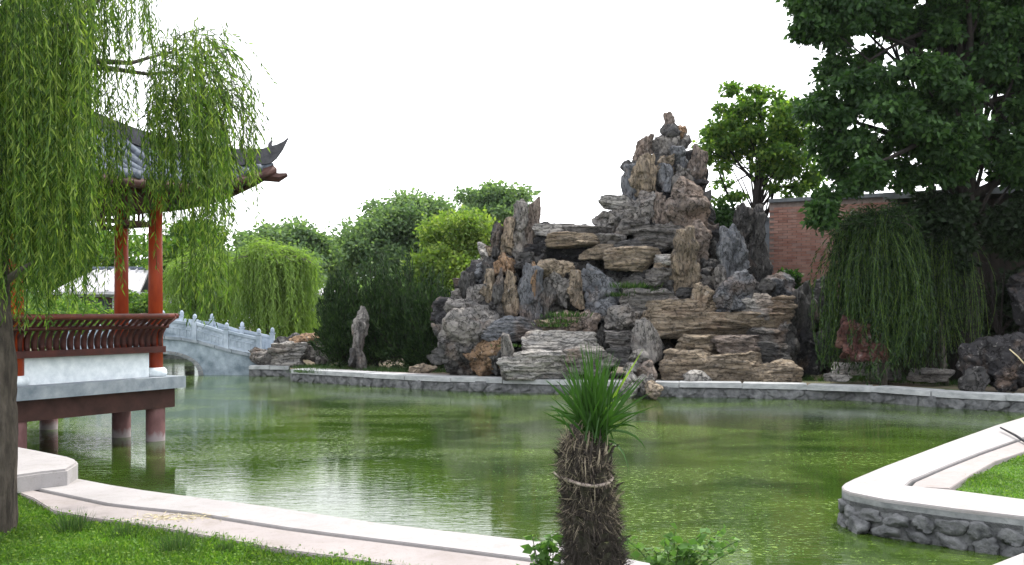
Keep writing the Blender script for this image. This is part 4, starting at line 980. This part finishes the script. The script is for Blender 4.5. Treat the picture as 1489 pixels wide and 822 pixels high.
# ------------------------------------------------------------------ big foreground willow at the left
def fore_willow():
    rng = np.random.default_rng(91)
    base = np.array((-3.86, 7.3, .25))
    e = empty('weeping_willow', base, 'large foreground weeping willow, trunk at the left edge, strands covering the pavilion roof', 'willow')
    p = [at(-26, 800, 7.3), at(-13, 700, 7.3), at(-10, 600, 7.35), at(-12, 500, 7.4), at(-16, 420, 7.5), at(-20, 330, 7.6), at(-10, 200, 7.8), at(10, 80, 8.0), at(30, -60, 8.2), at(60, -200, 8.4)]
    pp = np.array(p); rr0 = np.array([.22, .16, .15, .145, .14, .13, .118, .10, .08, .05]); ti = np.linspace(0, 9, 260); i0 = np.minimum(ti.astype(int), 8); fr = (ti - i0)[:, None]
    cp = pp[i0] * (1 - fr) + pp[i0 + 1] * fr; cr = rr0[i0] * (1 - fr[:, 0]) + rr0[i0 + 1] * fr[:, 0]; na = 64; an = np.linspace(0, 2 * math.pi, na, endpoint=False)
    G = np.stack(np.broadcast_arrays(np.cos(an)[None, :] * 1.6, np.sin(an)[None, :] * 1.6, cp[:, 2][:, None] * 1.0), -1).reshape(-1, 3)
    wv = np.abs(vnoise(G * np.array((3.2, 3.2, 2.0)), 3)) * .26 + np.abs(vnoise(G * np.array((6, 6, 6.)), 4)) * .12; wv = wv.reshape(260, na)
    rad = cr[:, None] * (.9 + wv); V = np.stack([cp[:, 0][:, None] + np.cos(an)[None, :] * rad, cp[:, 1][:, None] + np.sin(an)[None, :] * rad, np.repeat(cp[:, 2][:, None], na, 1)], -1).reshape(-1, 3)
    ii, kk = np.meshgrid(np.arange(259), np.arange(na), indexing='ij'); a = ii * na + kk; b_ = ii * na + (kk + 1) % na
    big_mesh('trunk', V, np.stack([a, b_, b_ + na, a + na], -1).reshape(-1, 4), M['bark_dark'], e, True)
    br = [[at(-16, 425, 7.5), at(10, 408, 7.45), at(30, 392, 7.4), at(50, 380, 7.4)],
          [at(0, 160, 7.9), at(70, 60, 8), at(150, -10, 8.2), at(230, -70, 8.4), at(290, -60, 8.5), at(330, -30, 8.6)],
          [at(10, 80, 8), at(80, 100, 8.6), at(150, 98, 9), at(215, 108, 9.2), at(270, 104, 9.3)],
          [at(20, 0, 8.1), at(60, -80, 8.0), at(120, -130, 7.6), at(190, -120, 7.3)],
          [at(10, 80, 8), at(-60, -30, 7.5), at(-140, -60, 7.0)],
          [at(20, 0, 8.1), at(100, -60, 8.8), at(180, -90, 9.6), at(280, -60, 10.2)],
          [at(60, 60, 8.6), at(120, 88, 8.8), at(190, 92, 9.0), at(250, 75, 9.1)]]
    for q in br: 
        n = len(q); MB().tube(q, list(np.linspace(.045, .008, n)), 7).build('branch', M['bark'], e, True)
    st = []; en = []
    # (x range, top y range, bottom y range, horizontal drift, number, depth range)
    T = [((-60, 60), (-160, 60), (250, 470), 12, 200, (7.0, 9.2)), ((40, 140), (-160, 60), (200, 440), 12, 165, (7.0, 9.2)), ((60, 130), (80, 220), (300, 450), 8, 60, (7.0, 8.8)),
         ((-40, 80), (60, 260), (380, 480), 8, 75, (7.0, 8.8)), ((130, 225), (-140, 30), (40, 130), 14, 60, (7.4, 9.2)),
         ((130, 160), (60, 200), (200, 400), 8, 14, (7.4, 9.2)), ((155, 225), (80, 200), (150, 310), 16, 32, (7.4, 9.2)), ((215, 330), (30, 150), (180, 320), 22, 74, (7.6, 9.0)), ((225, 335), (110, 220), (250, 340), 10, 72, (7.6, 9.0)),
         ((235, 335), (170, 300), (320, 470), 8, 48, (7.6, 9.0)), ((145, 225), (200, 290), (290, 420), 8, 24, (7.6, 9.0)), ((240, 330), (20, 80), (90, 250), 45, 26, (8.0, 9.0)),
         ((335, 372), (190, 225), (235, 275), 6, 9, (8.2, 8.8)), ((325, 372), (70, 180), (150, 330), 8, 12, (8.2, 8.8))]
    for (xr, tr_, brr, dx, n, dr) in T:
        for k in range(int(n * (.92 if xr[0] > 120 else 1.15))):
            x = rng.uniform(*xr); y0 = rng.uniform(*tr_); y1 = max(y0 + 50, rng.uniform(*brr)); d = rng.uniform(*dr)
            st.append(at(x, y0, d)); en.append(at(x + dx * rng.uniform(-.3, 1.2), y1, d + rng.normal() * .1))
    P, D, paths = strands(st, en, rng, .021, 0, 0, .05, .55)
    keep = rng.uniform(size=len(P)) < .95; P, D = P[keep], D[keep]
    V, Fc = leaves(P, D, .086 * rng.uniform(.65, 1.25, len(P)), .0122, rng, .15)
    o = big_mesh('foliage', V, Fc, M['lf_willow'], e); o['kind'] = 'stuff'
    stems(paths, .0028, 'twig', M['lf_willow'], e)
    # arching bare-tipped shoots against the sky
    st = []; mb = MB(); PP = []; DD = []
    for k in range(85):
        x = rng.uniform(255, 350); y = rng.uniform(30, 150); d = rng.uniform(8, 9)
        q = bez(at(x - 60, y + 30, d), at(x + rng.uniform(-10, 10), y - 20, d), at(x + rng.uniform(15, 50), y + rng.uniform(60, 170), d), 26)
        mb.tube(q[::4], .003, 3)
        tan = unit(np.gradient(q, axis=0)); PP.append(q[6:]); DD.append(tan[6:] + rng.normal(size=(20, 3)) * .3)
    P = np.concatenate(PP); V, Fc = leaves(P, np.concatenate(DD), .08, .014, rng, .1)
    o = big_mesh('foliage', V, Fc, M['lf_willow'], e); o['kind'] = 'stuff'
    o = mb.build('twig', M['bark'], e); o['kind'] = 'stuff'
fore_willow()

# ------------------------------------------------------------------ foreground palm
def palm():
    rng = np.random.default_rng(5); d = 5.0
    b = np.array(((868 - HX) / F * d, d, .25))
    e = empty('palm', b, 'short shaggy palm with upright sword-like blades and a rope tied round its fibrous trunk', 'palm')
    z_of = lambda y: EYE + (HY - y) / F * d
    prof = [(.25, 64), (z_of(822), 51), (z_of(780), 46), (z_of(740), 43), (z_of(700), 38), (z_of(680), 41), (z_of(662), 36), (z_of(648), 28), (z_of(634), 20), (z_of(616), 12)]
    path = [(b[0] - (.012 * i), d, z) for i, (z, r) in enumerate(prof)]
    MB().tube(path, [r / F * d * .72 for _, r in prof], 26).build('trunk', M['fibre'], e, True)
    zs = np.array([p[0] for p in prof]); rs = np.array([p[1] for p in prof]) / F * d * .80; xs_ = np.array([p[0] for p in path])
    # overlapping old leaf sheaths
    for k in range(64):
        z = rng.uniform(.40, z_of(665)); az = rng.uniform(0, 2 * math.pi); r = np.interp(z, zs, rs); cx = np.interp(z, zs, xs_)
        dr = np.array((math.cos(az), math.sin(az), 0)); tn = np.array((-math.sin(az), math.cos(az), 0)); h = rng.uniform(.07, .13); w_ = rng.uniform(.03, .055)
        V = []
        for i, (t, wf, o) in enumerate([(0, 1, -.01), (.5, .8, .016), (.85, .5, .036), (1, .12, .062)]):
            p = np.array((cx, d, z + h * t)) + dr * (r * .92 + o); V += [p - tn * w_ * wf, p + dr * .012, p + tn * w_ * wf]
        Fc = []
        for i in range(3): Fc += [(3 * i, 3 * i + 1, 3 * i + 4, 3 * i + 3), (3 * i + 1, 3 * i + 2, 3 * i + 5, 3 * i + 4)]
        MB().add(V, Fc).build('leaf_sheath', M['fibre'] if rng.uniform() < .8 else M['pale_fibre'], e, True)
    # fibres
    def fibres(n, mat, z0, z1, ln, out, name, droop=1.0, wid=.0016):
        z = rng.uniform(z0, z1, n); az = rng.uniform(0, 2 * math.pi, n); r = np.interp(z, zs, rs) * rng.uniform(.9, 1.05, n); cx = np.interp(z, zs, xs_)
        dr = np.c_[np.cos(az), np.sin(az), np.zeros(n)]; P = np.c_[cx, np.full(n, d), z] + dr * r[:, None]
        D = dr * rng.uniform(.1, 1, (n, 1)) * out + np.array((0, 0, -droop)) * rng.uniform(-.3, 1, (n, 1)) + rng.normal(size=(n, 3)) * .35
        V, Fc = leaves(P, D, ln * rng.uniform(.4, 1.2, n), wid * rng.uniform(.6, 1.8, n), rng, .3)
        o = big_mesh(name, V, Fc, M[mat], e); o['kind'] = 'stuff'
    fibres(16000, 'fibre', .3, z_of(640), .085, .38, 'fibre', 1.2, .0026)
    fibres(2600, 'pale_fibre', z_of(760), z_of(625), .10, .3, 'fibre', 1.6, .0022)
    fibres(500, 'pale_fibre', .4, z_of(700), .05, .8, 'fibre', .6, .0025)
    # long curved dry straps
    for k in range(34):
        az = rng.uniform(0, 2 * math.pi); z = rng.uniform(z_of(690), z_of(635)); r = np.interp(z, zs, rs); dr = np.array((math.cos(az), math.sin(az) , 0))
        p = np.array((b[0] - .07, d, z)) + dr * r * .7; L = rng.uniform(.08, .2)
        MB().tube(bez(p, p + dr * (L * .5) + np.array((0, 0, .03)), p + dr * L * .35 - np.array((0, 0, L)), 6), [.004, .0045, .004, .003, .002, .001], 4).build('dry_strap', M['pale_fibre'], e, True)
    for k in range(70):
        az = rng.uniform(0, 2 * math.pi); z = rng.uniform(z_of(705), z_of(640)); r = np.interp(z, zs, rs); dr = np.array((math.cos(az), math.sin(az), 0))
        p = np.array((b[0] - .06, d, z)) + dr * r * .95; q = root_top = np.array((b[0] - .04, d, z + rng.uniform(.07, .16))) + dr * r * rng.uniform(.4, 1.05)
        MB().tube(bez(p, (p + q) / 2 + dr * .02, q, 5), [.009, .008, .006, .004, .001], 4).build('leaf_stalk', M['pale_fibre'] if k % 3 == 0 else M['fibre'], e, True)
    # rope
    zr = z_of(697); rr_ = np.interp(zr, zs, rs) * 1.10 + .008
    MB().tube([(b[0] - .05 + rr_ * math.cos(a), d + rr_ * math.sin(a), zr + .012 * math.sin(a * 2 + 1)) for a in np.linspace(0, 2 * math.pi, 33)], .009, 6).build('rope', M['rope'], e, True)
    a = np.array((b[0] - .05 - rr_, d - .03, zr)); MB().tube([a, a + (-.03, -.02, .03), a + (-.045, -.02, .045)], .005, 5).build('rope_end', M['rope'], e, True)
    # blades: long folded swords
    def blade(p0, p1, w0, bend, mat='lf_palm'):
        mid = (p0 + p1) / 2 + bend; q = bez(p0, mid, p1, 7); t = np.gradient(q, axis=0); t = unit(t); sd = unit(np.cross(t, rng.normal(size=3)[None, :] * np.array((.3, 1, .1)))); nn = np.cross(sd, t)
        V = []; wf = [.5, .85, 1, .95, .75, .45, .04]
        for i in range(7): V += [q[i] - sd[i] * w0 * wf[i] + nn[i] * w0 * wf[i] * .4, q[i], q[i] + sd[i] * w0 * wf[i] + nn[i] * w0 * wf[i] * .4]
        Fc = []
        for i in range(6): Fc += [(3 * i, 3 * i + 1, 3 * i + 4, 3 * i + 3), (3 * i + 1, 3 * i + 2, 3 * i + 5, 3 * i + 4)]
        MB().add(V, Fc).build('blade', M[mat], e, True)
    root = at(862, 638, d)
    for k in range(130):
        tx = rng.normal(860, 27); ty = rng.uniform(488, 570) + abs(tx - 858) * .6
        s = root + rng.normal(size=3) * np.array((.042, .042, .03)); tip = at(tx, ty, d + rng.normal() * .14)
        blade(s, tip, rng.uniform(.004, .0075), np.array(((tx - 862) / F * d * -.12, rng.normal() * .02, .01)))
    for k in range(26):
        sgn = -1 if k % 2 else 1; tx = 862 + sgn * rng.uniform(45, 82); ty = rng.uniform(540, 620)
        tip = at(tx, ty, d + rng.normal() * .15); s = root + rng.normal(size=3) * .03
        blade(s, tip, rng.uniform(.006, .01), np.array((0, 0, .05)))
    for (tx, ty, bx, bz) in [(935, 508, 0, .0), (903, 520, 0, .0), (958, 590, .02, .07), (962, 615, .02, .08), (940, 655, .06, .09), (915, 690, .06, .10), (800, 590, -.02, .05), (930, 625, .05, .08), (948, 570, 0, .03)]:
        blade(root + rng.normal(size=3) * .03, at(tx, ty, d + rng.normal() * .1), .007, np.array((bx, 0, bz)), 'lf_palm' if ty != 508 else 'lf_yellow')
palm()

# leafy plants round the palm foot -----------------------------------------
def leafy(name, label, base, n, h, spread, seed, L=.06, W=.042, toward=(0, 0)):
    rng = np.random.default_rng(seed); base = np.array(base); e = empty(name, base, label, 'plant'); PP = []; DD = []; mb = MB()
    for k in range(n):
        az = rng.uniform(0, 2 * math.pi); r = rng.uniform(.2, 1) * spread
        tip = base + np.array((math.cos(az) * r + toward[0] * rng.uniform(0, 1), math.sin(az) * r * .6 + toward[1], h * rng.uniform(.5, 1)))
        q = bez(base + rng.normal(size=3) * .02 * np.array((1, 1, 0)), (base + tip) / 2 + np.array((0, 0, h * .25)), tip, 9); mb.tube(q, np.linspace(.005, .002, 9), 5)
        m = 16; i = rng.integers(3, 9, m); PP.append(q[i] + rng.normal(size=(m, 3)) * .012); a = rng.uniform(0, 2 * math.pi, m); DD.append(np.c_[np.cos(a), np.sin(a), rng.uniform(-.3, .5, m)])
    mb.build('stem', M['grass_dark'], e, True)
    P = np.concatenate(PP); V, Fc = leaves(P, np.concatenate(DD), L * rng.uniform(.5, 1.2, len(P)), W, rng, .15)
    o = big_mesh('leaves', V, Fc, M['lf_shrub'], e); o['kind'] = 'stuff'
leafy('leafy_plant', 'sprawling round-leaved plant growing right of the palm trunk at the water', (.90, 5.55, .3), 19, .38, .42, 71, .065, .045, (.22, 0))
leafy('leafy_plant', 'low round-leaved plant at the left foot of the palm trunk', (.17, 5.2, .25), 14, .50, .14, 72, .07, .05)

# ------------------------------------------------------------------ grass
def lawn_grass(poly, box, n, seed, label, hs=.05):
    rng = np.random.default_rng(seed); X = rng.uniform(box[0], box[1], n); Y = rng.uniform(box[2], box[3], n); k = in_poly(X, Y, poly); X, Y = X[k], Y[k]
    nz = fbm(np.c_[X * 2.2, Y * 2.2, X * 0], seed, 3); hh = hs * (1 + .7 * nz) * rng.uniform(.5, 1.3, len(X))
    P = np.c_[X, Y, np.full(len(X), .262)]; D = np.c_[rng.normal(size=(len(X), 2)) * .55, np.ones(len(X))]
    V, Fc = leaves(P, D, np.maximum(.015, hh), rng.uniform(.004, .009, len(X)), rng, .1)
    # small broad clover-like leaves among the blades
    m = len(X) // 3; i = rng.integers(0, len(X), m); P2 = P[i] + np.c_[rng.normal(size=(m, 2)) * .02, hh[i] * rng.uniform(.3, .9, m)]
    V2, F2 = leaves(P2, np.c_[rng.normal(size=(m, 2)), rng.uniform(-.2, .4, m)], rng.uniform(.015, .03, m), rng.uniform(.012, .022, m), rng, .1)
    o = big_mesh('grass', np.concatenate([V, V2]), np.concatenate([Fc, F2 + len(V)]), M['grass']); tag(o, label, 'grass', kind='stuff')
lawn_grass(lawn1, (-5.2, .9, 5.0, 9.5), 190000, 81, 'bright green weedy lawn in front of the paved pond edge at the lower left')
lawn_grass(lawn2, (3.8, 8.5, 7.2, 13.5), 90000, 82, 'bright green wedge of lawn on the paved corner at the right', .035)
def clump(px, py, s, label, seed, n=170):
    rng = np.random.default_rng(seed); x, y = gnd(px, py, .262); q = rng.normal(size=(n, 3)) * np.array((.06, .05, 0)) * s
    V, Fc = leaves(np.array((x, y, .262)) + q, q * 4 + np.array((0, 0, 1.)) + rng.normal(size=(n, 3)) * .25, .19 * s * rng.uniform(.4, 1.1, n), .005, rng, .15)
    tag(big_mesh('grass_tuft', V, Fc, M['grass_dark']), label, 'grass tuft', 'tall grass tufts along the paving')
clump(105, 776, 1.0, 'greyish grass tuft, nearest to the willow trunk, at the paving edge', 1, 230)
clump(180, 786, .75, 'grass tuft between the two larger tufts on the lawn edge', 2)
clump(255, 806, .95, 'dark grass tuft farthest right along the lawn edge', 3, 220)
clump(325, 806, .5, 'tiny grass tuft beside the pavement right of the dark tuft', 4)
clump(80, 690, .5, 'small grass tuft sprouting beside the willow trunk', 5) if False else None

# dry litter on the paving, rod and straw at the right, floating leaves
rng = np.random.default_rng(33); n = 240
c0 = np.array((*gnd(250, 752), .318)); P = c0 + rng.normal(size=(n, 3)) * np.array((.16, .07, .003)); D = np.c_[rng.normal(size=(n, 2)), rng.uniform(-.05, .12, n)]
V, Fc = leaves(P, D, rng.uniform(.02, .07, n), .006, rng, .1)
tag(big_mesh('dry_litter', V, Fc, M['straw']), 'scatter of dry straw litter on the near paving', 'litter', kind='stuff')
a = at(1455, 622, 12.5); b = at(1500, 646, 11.2)
a[2] = .36; b[2] = .34
a = np.array((*gnd(1455, 622, .37), .37)); b = np.array((*gnd(1500, 648, .335), .335))
tag(MB().tube([a, (a + b) / 2 + (0, 0, .01), b], [.012, .016, .02], 8).build('metal_rod', M['dark_metal'], None, True), 'thin black rod lying on the paving at the right edge', 'rod')
a = at(1468, 508, 19.0); b = at(1492, 532, 18.9)
tag(MB().tube([a, (a + b) / 2 + (0, 0, .02), b], [.012, .014, .016], 6).build('dry_cane', M['straw'], None, True), 'pale dry cane leaning across the boulder at the right edge', 'cane')
n = 2600; X = rng.normal(1.6, .8, n); Y = rng.normal(6.9, .75, n)
X2 = rng.uniform(-3.5, 5, 2600); Y2 = rng.uniform(7, 17, 2600); X = np.r_[X, X2]; Y = np.r_[Y, Y2]
k = in_poly(X, Y, pond); X, Y = X[k], Y[k]; nz = fbm(np.c_[X * 1.1, Y * 1.5, X * 0], 5, 3); k = nz > -.15; X, Y = X[k], Y[k]
P = np.c_[X, Y, np.full(len(X), .006)]; n = len(X); D = np.c_[rng.normal(size=(n, 2)), np.zeros(n)]
D = unit(D); L_ = rng.uniform(.01, .028, n)[:, None]; Bv = np.c_[-D[:, 1], D[:, 0], D[:, 2]]
V = np.stack([P, P + D * L_ * .5 + Bv * L_ * .4, P + D * L_, P + D * L_ * .5 - Bv * L_ * .4], 1).reshape(-1, 3)
tag(big_mesh('floating_leaves', V, np.arange(n)[:, None] * 4 + np.array([[0, 1, 2, 3]]), M['lf_shrub']), 'tiny leaves and duckweed floating on the green water', 'duckweed', kind='stuff')

# ------------------------------------------------------------------ air
hz = bpy.data.materials.new('haze'); hz.use_nodes = True; t = hz.node_tree; t.nodes.clear()
ho = t.nodes.new('ShaderNodeOutputMaterial'); hv = t.nodes.new('ShaderNodeVolumePrincipled')
hv.inputs['Color'].default_value = (.86, .93, 1.0, 1); hv.inputs['Density'].default_value = .00012; hv.inputs['Anisotropy'].default_value = .2
t.links.new(hv.outputs[0], ho.inputs['Volume'])
tag(MB().box((0, 47, 7.0), (230, 168, 16.5)).build('haze', hz), kind='stuff')
